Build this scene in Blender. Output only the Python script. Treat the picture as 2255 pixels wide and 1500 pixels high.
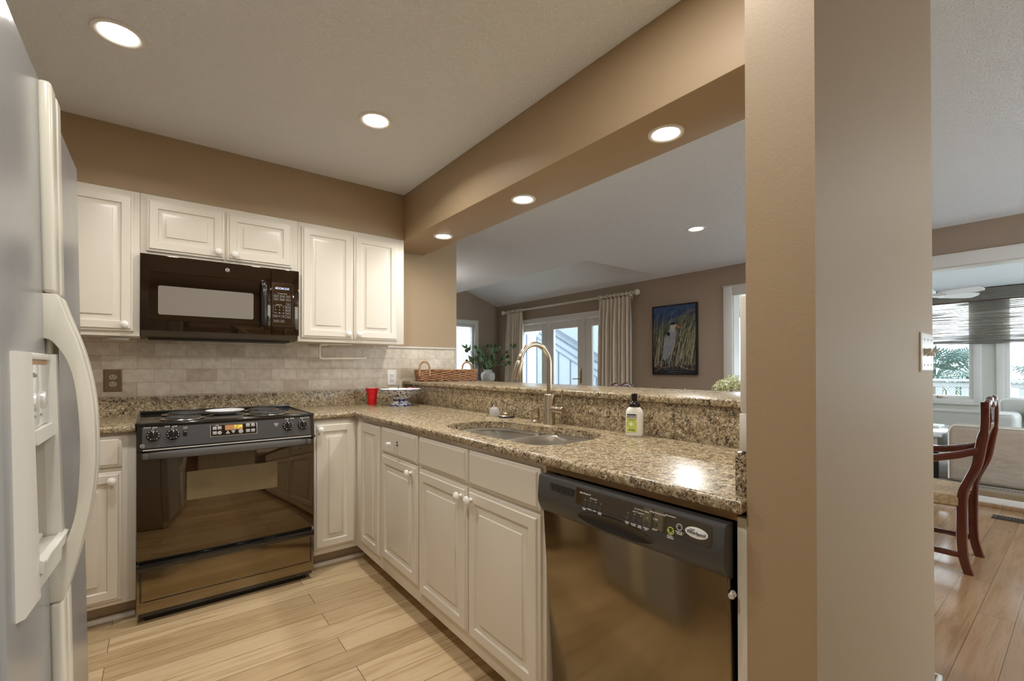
import bpy, bmesh, math, random
from mathutils import Vector, Matrix
from math import sin, cos, pi, radians
random.seed(7)
for o in list(bpy.data.objects): bpy.data.objects.remove(o)
SC = bpy.context.scene
COL = SC.collection
# ------------------------------------------------------------------ camera
cam = bpy.data.cameras.new('camera'); camo = bpy.data.objects.new('camera', cam); COL.objects.link(camo)
yaw, pitch, roll = radians(37.897), radians(.326), radians(-.071)
Fw = Vector((sin(yaw)*cos(pitch), cos(yaw)*cos(pitch), sin(pitch)))
Rt = Vector((cos(yaw), -sin(yaw), 0)); Up = Rt.cross(Fw)
R2 = cos(roll)*Rt + sin(roll)*Up; U2 = -sin(roll)*Rt + cos(roll)*Up
camo.matrix_world = Matrix(((R2.x, U2.x, -Fw.x, 0), (R2.y, U2.y, -Fw.y, 0), (R2.z, U2.z, -Fw.z, 1.186), (0, 0, 0, 1)))
cam.sensor_fit = 'HORIZONTAL'; cam.sensor_width = 36; cam.lens = 996.5*36/2255
cam.shift_y = 52.3/2255; cam.clip_start = .02; cam.clip_end = 200
SC.camera = camo
# ------------------------------------------------------------------ world, sun, exposure
W = bpy.data.worlds.new('sky'); SC.world = W; W.use_nodes = True
wn = W.node_tree.nodes; wl = W.node_tree.links
bg = wn['Background']; bg.inputs[0].default_value = (.86, .94, 1.0, 1); bg.inputs[1].default_value = 6.5
SC.view_settings.view_transform = 'Standard'; SC.view_settings.look = 'None'
SC.view_settings.gamma = 1; SC.view_settings.exposure = 0.2; SC.view_settings.use_curve_mapping = False
SC.cycles.use_denoising = True
SC.cycles.max_bounces = 10; SC.cycles.diffuse_bounces = 6; SC.cycles.glossy_bounces = 5
SC.cycles.transparent_max_bounces = 12; SC.cycles.sample_clamp_indirect = 6
sun = bpy.data.lights.new('sun', 'SUN'); sun.energy = 1.2; sun.angle = radians(12); sun.color = (1, .97, .92)
suno = bpy.data.objects.new('sun', sun); COL.objects.link(suno); suno.rotation_euler = (radians(38), radians(-28), 0); suno.location = (9, 2, 8)
# lamps: (x, y, ceiling height, watts, label)
LAMPC = (1.0, .98, .945)
SPREAD = {0: radians(150), 1: radians(150)}
LAMPS = [
 (-.124, 2.22, 2.426, 8, 'recessed white ceiling light above the refrigerator corner of the kitchen'),
 (.853, 2.21, 2.426, 8, 'recessed white ceiling light over the middle of the kitchen floor'),
 (-.124, .62, 2.426, 9, 'added unseen recessed kitchen ceiling light behind the viewer on the refrigerator side'),  # unseen lamp added to raise the kitchen brightness
 (.80, .62, 2.426, 9, 'added unseen recessed kitchen ceiling light behind the viewer beside the tan wall end'),  # its unseen partner, also added for brightness
 (1.556, 1.02, 2.097, 5.0, 'recessed light in the tan beam, nearest the wall end'),
 (1.556, 1.898, 2.097, 5.0, 'recessed light in the tan beam, middle of the three'),
 (1.556, 2.776, 2.097, 3.6, 'recessed light in the tan beam, beside the white upper cabinets'),
 (3.806, 2.189, 2.426, 15, 'recessed light in the dining room ceiling, seen past the beam'),
 (3.806, -.9, 2.426, 9, 'added unseen recessed ceiling light in the hall part of the dining room'),  # not in view, added to light the hall side
]
# ------------------------------------------------------------------ materials
MATS = {}
def nt(name):
    m = bpy.data.materials.new(name); m.use_nodes = True
    t = m.node_tree; return m, t, t.nodes, t.links, t.nodes['Principled BSDF']
def P(name, col, rough=.5, metal=0., spec=.5, ior=1.5, emit=None, es=0., tint=None, trans=0., alpha=1., bump=None, coat=0., sheen=0., vary=None, aniso=0.):
    m, t, N, L, b = nt(name)
    b.inputs['Base Color'].default_value = (*col, 1); b.inputs['Roughness'].default_value = rough
    b.inputs['Metallic'].default_value = metal; b.inputs['Specular IOR Level'].default_value = spec
    b.inputs['IOR'].default_value = ior; b.inputs['Transmission Weight'].default_value = trans
    b.inputs['Coat Weight'].default_value = coat; b.inputs['Alpha'].default_value = alpha
    if tint: b.inputs['Specular Tint'].default_value = (*tint, 1)
    if sheen: b.inputs['Sheen Weight'].default_value = sheen
    if aniso: b.inputs['Anisotropic'].default_value = aniso
    if emit: b.inputs['Emission Color'].default_value = (*emit, 1); b.inputs['Emission Strength'].default_value = es
    if bump or vary:
        tc = N.new('ShaderNodeTexCoord')
    if bump:
        sc, st, dist = bump[:3]
        n = N.new('ShaderNodeTexNoise'); n.inputs['Scale'].default_value = sc; n.inputs['Detail'].default_value = 4
        mp = N.new('ShaderNodeMapping'); mp.inputs['Scale'].default_value = bump[3] if len(bump) > 3 else (1, 1, 1)
        L.new(tc.outputs['Object'], mp.inputs[0]); L.new(mp.outputs[0], n.inputs['Vector'])
        bp = N.new('ShaderNodeBump'); bp.inputs['Strength'].default_value = st; bp.inputs['Distance'].default_value = dist
        L.new(n.outputs['Fac'], bp.inputs['Height']); L.new(bp.outputs[0], b.inputs['Normal'])
    if vary:
        sc, col2 = vary[:2]
        n = N.new('ShaderNodeTexNoise'); n.inputs['Scale'].default_value = sc; n.inputs['Detail'].default_value = 5
        mp = N.new('ShaderNodeMapping'); mp.inputs['Scale'].default_value = vary[2] if len(vary) > 2 else (1, 1, 1)
        L.new(tc.outputs['Object'], mp.inputs[0]); L.new(mp.outputs[0], n.inputs['Vector'])
        r = N.new('ShaderNodeValToRGB'); r.color_ramp.elements[0].position = .35; r.color_ramp.elements[1].position = .65
        r.color_ramp.elements[0].color = (*col, 1); r.color_ramp.elements[1].color = (*col2, 1)
        L.new(n.outputs['Fac'], r.inputs[0]); L.new(r.outputs[0], b.inputs['Base Color'])
    MATS[name] = m; return m
WALLC = (.40, .29, .175)
P('tan_wall', WALLC, .55, bump=(180, .12, .002))
P('dining_wall', (.37, .287, .217), .6, bump=(180, .1, .002))
P('sunroom_wall', (.62, .63, .57), .6)
P('white_trim', (.74, .73, .70), .35)
P('cabinet_white', (.74, .68, .58), .32, bump=(60, .03, .001))
P('toe_kick', (.42, .34, .24), .5)
P('knob_white', (.86, .84, .79), .15)
P('fridge_white', (.34, .34, .34), .20, ior=1.6, bump=(420, .22, .001))
P('fridge_cream', (.72, .68, .57), .25, bump=(300, .06, .001))
P('disp_white', (.66, .63, .57), .3)
P('disp_panel', (.70, .68, .64), .06)
P('disp_grey', (.58, .53, .44), .4)
P('pocket_dark', (.012, .010, .009), .3)
P('gap_dark', (.015, .012, .01), .6)
P('black_enamel', (.012, .010, .009), .12, ior=1.7)
P('black_glass', (.020, .011, .005), .035, ior=2.1, tint=(1, .84, .62))
P('black_door', (.034, .020, .008), .13, ior=2.9, tint=(1, .82, .55), bump=(3, .05, .01, (1, 1, .3)))
P('oven_window', (.13, .095, .055), .12, ior=1.7, vary=(7, (.17, .125, .06)))
P('under_grey', (.10, .068, .040), .35, metal=.5)
P('mw_glass', (.012, .006, .003), .05, ior=1.62, tint=(1, .8, .6))
P('mw_window', (.23, .205, .175), .10, ior=1.7, bump=(900, .1, .0005))
P('panel_grey', (.055, .052, .05), .38, bump=(500, .1, .0005))
P('handle_grey', (.11, .105, .10), .28)
P('knob_black', (.02, .017, .016), .16)
P('chrome', (.80, .78, .75), .12, metal=1)
P('drip_pan', (.55, .50, .45), .2, metal=1)
P('coil', (.05, .048, .047), .5)
P('nickel', (.60, .53, .42), .24, metal=1, aniso=.5)
P('nickel_dark', (.28, .25, .21), .35, metal=1)
P('steel', (.74, .72, .68), .30, metal=1, bump=(40, .05, .002, (1, 30, 1)))
P('drain', (.3, .29, .27), .3, metal=1)
P('print_white', (.85, .85, .84), .5)
P('print_grey', (.35, .35, .35), .5)
P('logo_silver', (.72, .70, .66), .25, metal=.3)
P('screen_amber', (.33, .17, .07), .3, emit=(.5, .22, .07), es=.25)
P('digit_yellow', (.5, .5, .05), .4, emit=(.85, .9, .08), es=1.0)
P('digit_blue', (.3, .35, .7), .4, emit=(.62, .70, 1.0), es=1.6)
P('red_cup', (.62, .012, .018), .22)
P('cup_inside', (.86, .84, .82), .35)
P('china_white', (.80, .80, .80), .12)
P('china_blue', (.03, .05, .30), .15)
P('paper_white', (.85, .84, .82), .6)
P('paper_pink', (.85, .25, .48), .6)
P('pen_dark', (.06, .045, .04), .4)
P('soap_white', (.80, .78, .70), .3)
P('soap_cap', (.018, .011, .010), .15)
P('label_green', (.52, .65, .08), .5, vary=(130, (.72, .78, .22)))
P('label_dark', (.025, .03, .06), .5)
P('outlet_white', (.86, .84, .79), .3)
P('outlet_brown', (.21, .145, .075), .35, metal=.3)
P('outlet_face', (.45, .38, .28), .35)
P('plastic_cream', (.85, .80, .68), .35)
P('puck_white', (.85, .83, .78), .3)
P('walnut_dark', (.115, .018, .010), .11, ior=1.6, coat=.6, vary=(9, (.055, .009, .006), (1, 1, .15)))
P('mahogany_table', (.15, .05, .025), .15, vary=(6, (.10, .03, .015), (.2, 1, 1)))
P('rush', (.50, .37, .20), .7, bump=(90, .8, .006, (1, 1, 1)), vary=(60, (.33, .23, .12)))
P('wicker', (.42, .215, .095), .45, vary=(35, (.23, .10, .045)))
P('rope', (.48, .31, .15), .7, bump=(200, .5, .003), vary=(60, (.33, .19, .09)))
P('curtain', (.68, .61, .50), .85, sheen=.2, bump=(250, .15, .001))
P('rod_cream', (.70, .66, .55), .4)
P('frame_black', (.012, .011, .012), .2)
P('stucco_vase', (.55, .53, .49), .8, bump=(40, .5, .006))
P('leaf_green', (.10, .20, .08), .4, vary=(25, (.24, .36, .20)))
P('berry_green', (.07, .10, .025), .6, bump=(200, .5, .003))
P('branch_dark', (.05, .04, .035), .7)
P('hydrangea', (.80, .79, .58), .7, vary=(20, (.58, .62, .28)))
P('slipcover', (.46, .395, .325), .9, bump=(5, .6, .03, (1, 1, 1.8)))
P('slip_white', (.62, .61, .58), .9)
P('piping', (.82, .80, .76), .8)
P('pillow_pattern', (.55, .55, .55), .9, vary=(35, (.03, .03, .04)))
P('side_top', (.62, .66, .70), .12)
P('side_body', (.45, .46, .42), .4)
P('fan_white', (.84, .85, .84), .35)
P('register', (.05, .042, .035), .45, metal=.4)
P('switch_plate', (.80, .76, .68), .25)
P('siding', (.185, .215, .25), .7)
P('porch_post', (.55, .64, .74), .6)
P('siding_trim', (.08, .105, .14), .7)
P('roof_grey', (.075, .095, .12), .8)
P('railing', (.27, .285, .29), .5)
P('deck', (.50, .47, .42), .8)
P('palm_leaf', (.055, .10, .085), .7, vary=(3, (.12, .18, .16)))
P('palm_trunk', (.25, .21, .17), .9)
P('lawn', (.30, .34, .24), .9)
P('blind_white', (.80, .82, .84), .6)
P('hinge_dark', (.03, .028, .025), .4)
P('brass', (.42, .33, .16), .25, metal=1)
P('mount_wood', (.40, .25, .12), .6, vary=(8, (.30, .18, .08), (1, 1, 6)))
P('bulb', (1, 1, 1), .5, emit=(1.0, .95, .86), es=14)
P('shade_glass', (.80, .76, .68), .3, emit=(1.0, .90, .76), es=1.2)
P('light_trim', (.82, .80, .76), .4)
P('crystal', (.85, .85, .85), .05, trans=.7, ior=1.45, alpha=1)
P('rubber', (.025, .022, .02), .5)
P('bead', (.70, .66, .60), .5)
# painting
P('paint_blue', (.018, .045, .13), .6, vary=(18, (.05, .095, .21), (3, 1, 1)))
P('paint_teal', (.12, .15, .14), .6); P('paint_straw', (.47, .42, .26), .6); P('paint_dark', (.012, .013, .02), .6)
P('paint_pale', (.46, .45, .38), .6); P('paint_green', (.10, .13, .07), .6); P('paint_olive', (.27, .26, .14), .6)
P('paint_heron', (.17, .19, .23), .6, vary=(70, (.42, .44, .47), (1, 3, 1))); P('paint_orange', (.50, .20, .06), .6); P('paint_brown', (.25, .16, .09), .6)

def ramp(N, stops, interp='LINEAR'):
    r = N.new('ShaderNodeValToRGB'); e = r.color_ramp.elements; r.color_ramp.interpolation = interp
    while len(e) < len(stops): e.new(.5)
    for q, (p, c) in zip(e, stops): q.position = p; q.color = (*c, 1)
    return r
def mat_ceiling():
    m, t, N, L, b = nt('ceiling_texture')
    tc = N.new('ShaderNodeTexCoord')
    n = N.new('ShaderNodeTexNoise'); n.inputs['Scale'].default_value = 85; n.inputs['Detail'].default_value = 6; n.inputs['Roughness'].default_value = .6
    L.new(tc.outputs['Object'], n.inputs['Vector'])
    r = ramp(N, [(.42, (0, 0, 0)), (.58, (1, 1, 1))]); L.new(n.outputs['Fac'], r.inputs[0])
    bp = N.new('ShaderNodeBump'); bp.inputs['Strength'].default_value = .55; bp.inputs['Distance'].default_value = .005
    L.new(r.outputs[0], bp.inputs['Height']); L.new(bp.outputs[0], b.inputs['Normal'])
    b.inputs['Base Color'].default_value = (.85, .885, .925, 1); b.inputs['Roughness'].default_value = .8
    MATS['ceiling'] = m
mat_ceiling()
def mat_granite(name='granite'):
    m, t, N, L, b = nt(name)
    tc = N.new('ShaderNodeTexCoord')
    def noise(sc, det, rough, dist=0.):
        n = N.new('ShaderNodeTexNoise'); n.inputs['Scale'].default_value = sc; n.inputs['Detail'].default_value = det; n.inputs['Roughness'].default_value = rough; n.inputs['Distortion'].default_value = dist
        L.new(tc.outputs['Object'], n.inputs['Vector']); return n
    def mixc(fac, a, c):
        q = N.new('ShaderNodeMix'); q.data_type = 'RGBA'; L.new(fac, q.inputs[0]); L.new(a, q.inputs[6])
        if isinstance(c, tuple): q.inputs[7].default_value = (*c, 1)
        else: L.new(c, q.inputs[7])
        return q.outputs[2]
    base = noise(75, 5, .65, .6)
    r = ramp(N, [(.30, (.13, .08, .043)), (.42, (.27, .195, .112)), (.53, (.40, .32, .20)), (.62, (.53, .46, .325)), (.74, (.66, .60, .47))]); L.new(base.outputs['Fac'], r.inputs[0])
    # crystals: each cell a little lighter or darker
    nz = noise(150, 2, .5)
    mx = N.new('ShaderNodeVectorMath'); mx.operation = 'MULTIPLY_ADD'; mx.inputs[1].default_value = (.010,)*3; L.new(nz.outputs['Color'], mx.inputs[0]); L.new(tc.outputs['Object'], mx.inputs[2])
    v = N.new('ShaderNodeTexVoronoi'); v.inputs['Scale'].default_value = 240; L.new(mx.outputs[0], v.inputs['Vector'])
    sp = N.new('ShaderNodeSeparateColor'); L.new(v.outputs['Color'], sp.inputs[0])
    cr = ramp(N, [(0, (.62, .56, .50)), (.5, (1, 1, 1)), (1, (1.28, 1.28, 1.26))]); L.new(sp.outputs[0], cr.inputs[0])
    mu = N.new('ShaderNodeMix'); mu.data_type = 'RGBA'; mu.blend_type = 'MULTIPLY'; mu.inputs[0].default_value = 1; L.new(r.outputs[0], mu.inputs[6]); L.new(cr.outputs[0], mu.inputs[7])
    # dark mica flecks in loose clusters
    d1 = noise(170, 3, .6, 1.2); d2 = noise(30, 3, .5)
    ad = N.new('ShaderNodeMath'); ad.operation = 'MULTIPLY_ADD'; ad.inputs[1].default_value = .42; L.new(d2.outputs['Fac'], ad.inputs[0]); L.new(d1.outputs['Fac'], ad.inputs[2])
    dr = ramp(N, [(.775, (0, 0, 0)), (.815, (1, 1, 1))]); L.new(ad.outputs[0], dr.inputs[0])
    c = mixc(dr.outputs[0], mu.outputs[2], (.022, .014, .009))
    L.new(c, b.inputs['Base Color'])
    b.inputs['Roughness'].default_value = .26; b.inputs['IOR'].default_value = 1.5
    MATS[name] = m
mat_granite('granite')
def mat_oak(name='oak', shade_tint=(1, 1, 1), rough=.22):
    m, t, N, L, b = nt(name)
    tc = N.new('ShaderNodeTexCoord')
    mp = N.new('ShaderNodeMapping'); mp.inputs['Location'].default_value = (.17, .015, 0)
    L.new(tc.outputs['Object'], mp.inputs[0])
    br = N.new('ShaderNodeTexBrick'); br.offset = .37; br.offset_frequency = 2; br.squash = 1
    br.inputs['Scale'].default_value = 1; br.inputs['Brick Width'].default_value = 1.25; br.inputs['Row Height'].default_value = .121
    br.inputs['Mortar Size'].default_value = .0011; br.inputs['Mortar Smooth'].default_value = 0; br.inputs['Bias'].default_value = 0
    br.inputs['Color1'].default_value = (0, 0, 0, 1); br.inputs['Color2'].default_value = (1, 1, 1, 1); br.inputs['Mortar'].default_value = (.5, .5, .5, 1)
    L.new(mp.outputs[0], br.inputs['Vector'])
    # grain: offset noise by the plank's own random value
    sc = N.new('ShaderNodeVectorMath'); sc.operation = 'MULTIPLY'; sc.inputs[1].default_value = (1.3, 17, 1)
    L.new(tc.outputs['Object'], sc.inputs[0])
    of = N.new('ShaderNodeVectorMath'); of.operation = 'MULTIPLY_ADD'; of.inputs[1].default_value = (9, 5, 31)
    L.new(br.outputs['Color'], of.inputs[0]); L.new(sc.outputs[0], of.inputs[2])
    n = N.new('ShaderNodeTexNoise'); n.inputs['Scale'].default_value = 1.6; n.inputs['Detail'].default_value = 9; n.inputs['Roughness'].default_value = .62
    n.inputs['Distortion'].default_value = .9
    L.new(of.outputs[0], n.inputs['Vector'])
    g = ramp(N, [(.28, (.41, .275, .145)), (.46, (.55, .405, .235)), (.56, (.61, .465, .285)), (.74, (.50, .355, .20))])
    L.new(n.outputs['Fac'], g.inputs[0])
    q = shade_tint; tint = ramp(N, [(0, (.80*q[0], .76*q[1], .70*q[2])), (.5, q), (1, (1.06*q[0], 1.05*q[1], 1.03*q[2]))]); L.new(br.outputs['Color'], tint.inputs[0])
    mu = N.new('ShaderNodeMix'); mu.data_type = 'RGBA'; mu.blend_type = 'MULTIPLY'; mu.inputs[0].default_value = 1
    L.new(g.outputs[0], mu.inputs[6]); L.new(tint.outputs[0], mu.inputs[7])
    mo = N.new('ShaderNodeMix'); mo.data_type = 'RGBA'; L.new(br.outputs['Fac'], mo.inputs[0])
    L.new(mu.outputs[2], mo.inputs[6]); mo.inputs[7].default_value = (.10, .055, .025, 1)
    L.new(mo.outputs[2], b.inputs['Base Color'])
    b.inputs['Roughness'].default_value = rough; b.inputs['IOR'].default_value = 1.5
    bp = N.new('ShaderNodeBump'); bp.inputs['Strength'].default_value = .12; bp.inputs['Distance'].default_value = .002
    L.new(n.outputs['Fac'], bp.inputs['Height']); L.new(bp.outputs[0], b.inputs['Normal'])
    MATS[name] = m
mat_oak(); mat_oak('oak_shaded', (.60, .50, .46), .16)  # second one: same oak, dimmer dining side put into a darker tint
def mat_tile(name, axis):
    m, t, N, L, b = nt(name)
    tc = N.new('ShaderNodeTexCoord'); s = N.new('ShaderNodeSeparateXYZ'); L.new(tc.outputs['Object'], s.inputs[0])
    c = N.new('ShaderNodeCombineXYZ'); L.new(s.outputs[axis], c.inputs[0]); L.new(s.outputs[2], c.inputs[1])
    mp = N.new('ShaderNodeMapping'); mp.inputs['Location'].default_value = (.254+.0765, -1.024+.0757*20, 0)
    L.new(c.outputs[0], mp.inputs[0])
    br = N.new('ShaderNodeTexBrick'); br.offset = .5
    br.inputs['Scale'].default_value = 1; br.inputs['Brick Width'].default_value = .1525; br.inputs['Row Height'].default_value = .0757
    br.inputs['Mortar Size'].default_value = .0012; br.inputs['Mortar Smooth'].default_value = .3
    br.inputs['Color1'].default_value = (0, 0, 0, 1); br.inputs['Color2'].default_value = (1, 1, 1, 1); br.inputs['Mortar'].default_value = (.5, .5, .5, 1)
    L.new(mp.outputs[0], br.inputs['Vector'])
    cr = ramp(N, [(0, (.53, .43, .315)), (.12, (.64, .55, .425)), (.5, (.70, .62, .495)), (1, (.75, .675, .55))]); L.new(br.outputs['Color'], cr.inputs[0])
    n = N.new('ShaderNodeTexNoise'); n.inputs['Scale'].default_value = 30; n.inputs['Detail'].default_value = 7; L.new(tc.outputs['Object'], n.inputs['Vector'])
    nr = ramp(N, [(.3, (.82, .80, .77)), (.7, (1.06, 1.06, 1.06))]); L.new(n.outputs['Fac'], nr.inputs[0])
    mu = N.new('ShaderNodeMix'); mu.data_type = 'RGBA'; mu.blend_type = 'MULTIPLY'; mu.inputs[0].default_value = 1
    L.new(cr.outputs[0], mu.inputs[6]); L.new(nr.outputs[0], mu.inputs[7])
    mo = N.new('ShaderNodeMix'); mo.data_type = 'RGBA'; L.new(br.outputs['Fac'], mo.inputs[0]); L.new(mu.outputs[2], mo.inputs[6]); mo.inputs[7].default_value = (.42, .34, .25, 1)
    L.new(mo.outputs[2], b.inputs['Base Color']); b.inputs['Roughness'].default_value = .38
    bp = N.new('ShaderNodeBump'); bp.inputs['Strength'].default_value = .4; bp.inputs['Distance'].default_value = .001; bp.invert = True
    L.new(br.outputs['Fac'], bp.inputs['Height']); L.new(bp.outputs[0], b.inputs['Normal'])
    MATS[name] = m
mat_tile('tile', 0)
def mat_china():
    m, t, N, L, b = nt('china_pattern')
    tc = N.new('ShaderNodeTexCoord'); v = N.new('ShaderNodeTexVoronoi'); v.feature = 'SMOOTH_F1'; v.inputs['Scale'].default_value = 62; v.inputs['Smoothness'].default_value = .35
    n = N.new('ShaderNodeTexNoise'); n.inputs['Scale'].default_value = 38; n.inputs['Detail'].default_value = 3
    mx = N.new('ShaderNodeVectorMath'); mx.operation = 'MULTIPLY_ADD'; mx.inputs[1].default_value = (.035,)*3
    L.new(tc.outputs['Object'], n.inputs['Vector']); L.new(n.outputs['Color'], mx.inputs[0]); L.new(tc.outputs['Object'], mx.inputs[2]); L.new(mx.outputs[0], v.inputs['Vector'])
    r = ramp(N, [(.30, (.012, .018, .11)), (.36, (.012, .018, .11)), (.40, (.78, .79, .82)), (1, (.80, .80, .82))])
    L.new(v.outputs['Distance'], r.inputs[0]); L.new(r.outputs[0], b.inputs['Base Color']); b.inputs['Roughness'].default_value = .12
    MATS['china_pattern'] = m
mat_china()
def mat_glass():
    m = bpy.data.materials.new('window_glass'); m.use_nodes = True; t = m.node_tree; N = t.nodes; L = t.links; N.clear()
    o = N.new('ShaderNodeOutputMaterial'); tr = N.new('ShaderNodeBsdfTransparent'); gl = N.new('ShaderNodeBsdfGlossy'); gl.inputs['Roughness'].default_value = .01
    tr.inputs[0].default_value = (.95, .98, 1, 1)
    lw = N.new('ShaderNodeLayerWeight'); lw.inputs[0].default_value = .5; pw = N.new('ShaderNodeMath'); pw.operation = 'POWER'; pw.inputs[1].default_value = 4
    ma = N.new('ShaderNodeMath'); ma.operation = 'MULTIPLY_ADD'; ma.inputs[1].default_value = .6; ma.inputs[2].default_value = .03; mx = N.new('ShaderNodeMixShader')
    L.new(lw.outputs['Facing'], pw.inputs[0]); L.new(pw.outputs[0], ma.inputs[0]); L.new(ma.outputs[0], mx.inputs[0]); L.new(tr.outputs[0], mx.inputs[1]); L.new(gl.outputs[0], mx.inputs[2]); L.new(mx.outputs[0], o.inputs[0])
    MATS['glass'] = m
mat_glass()
def mat_shade():
    m = bpy.data.materials.new('woven_shade'); m.use_nodes = True; t = m.node_tree; N = t.nodes; L = t.links; N.clear()
    o = N.new('ShaderNodeOutputMaterial'); tr = N.new('ShaderNodeBsdfTransparent'); df = N.new('ShaderNodeBsdfDiffuse'); tl = N.new('ShaderNodeBsdfTranslucent')
    tc = N.new('ShaderNodeTexCoord'); mp = N.new('ShaderNodeMapping'); mp.inputs['Scale'].default_value = (1, 1.6, 150)
    n = N.new('ShaderNodeTexNoise'); n.inputs['Scale'].default_value = 1; n.inputs['Detail'].default_value = 2
    L.new(tc.outputs['Object'], mp.inputs[0]); L.new(mp.outputs[0], n.inputs['Vector'])
    c = ramp(N, [(.35, (.27, .24, .21)), (.65, (.62, .58, .52))]); L.new(n.outputs['Fac'], c.inputs[0])
    L.new(c.outputs[0], df.inputs[0]); L.new(c.outputs[0], tl.inputs[0])
    m1 = N.new('ShaderNodeMixShader'); m1.inputs[0].default_value = .5; L.new(df.outputs[0], m1.inputs[1]); L.new(tl.outputs[0], m1.inputs[2])
    a = ramp(N, [(.46, (0, 0, 0)), (.56, (.62, .62, .62))]); L.new(n.outputs['Fac'], a.inputs[0])
    m2 = N.new('ShaderNodeMixShader'); L.new(a.outputs[0], m2.inputs[0]); L.new(m1.outputs[0], m2.inputs[1]); L.new(tr.outputs[0], m2.inputs[2]); L.new(m2.outputs[0], o.inputs[0])
    MATS['woven_shade'] = m
mat_shade()
P('carpet_edge', (.26, .19, .11), .95, bump=(300, .8, .004))
def mat_carpet():
    m, t, N, L, b = nt('sisal'); tc = N.new('ShaderNodeTexCoord')
    w = N.new('ShaderNodeTexChecker'); w.inputs['Scale'].default_value = 95; w.inputs['Color1'].default_value = (.36, .32, .27, 1); w.inputs['Color2'].default_value = (.22, .185, .15, 1)
    L.new(tc.outputs['Object'], w.inputs['Vector']); L.new(w.outputs[0], b.inputs['Base Color']); b.inputs['Roughness'].default_value = .95
    MATS['sisal'] = m
mat_carpet()

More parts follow.
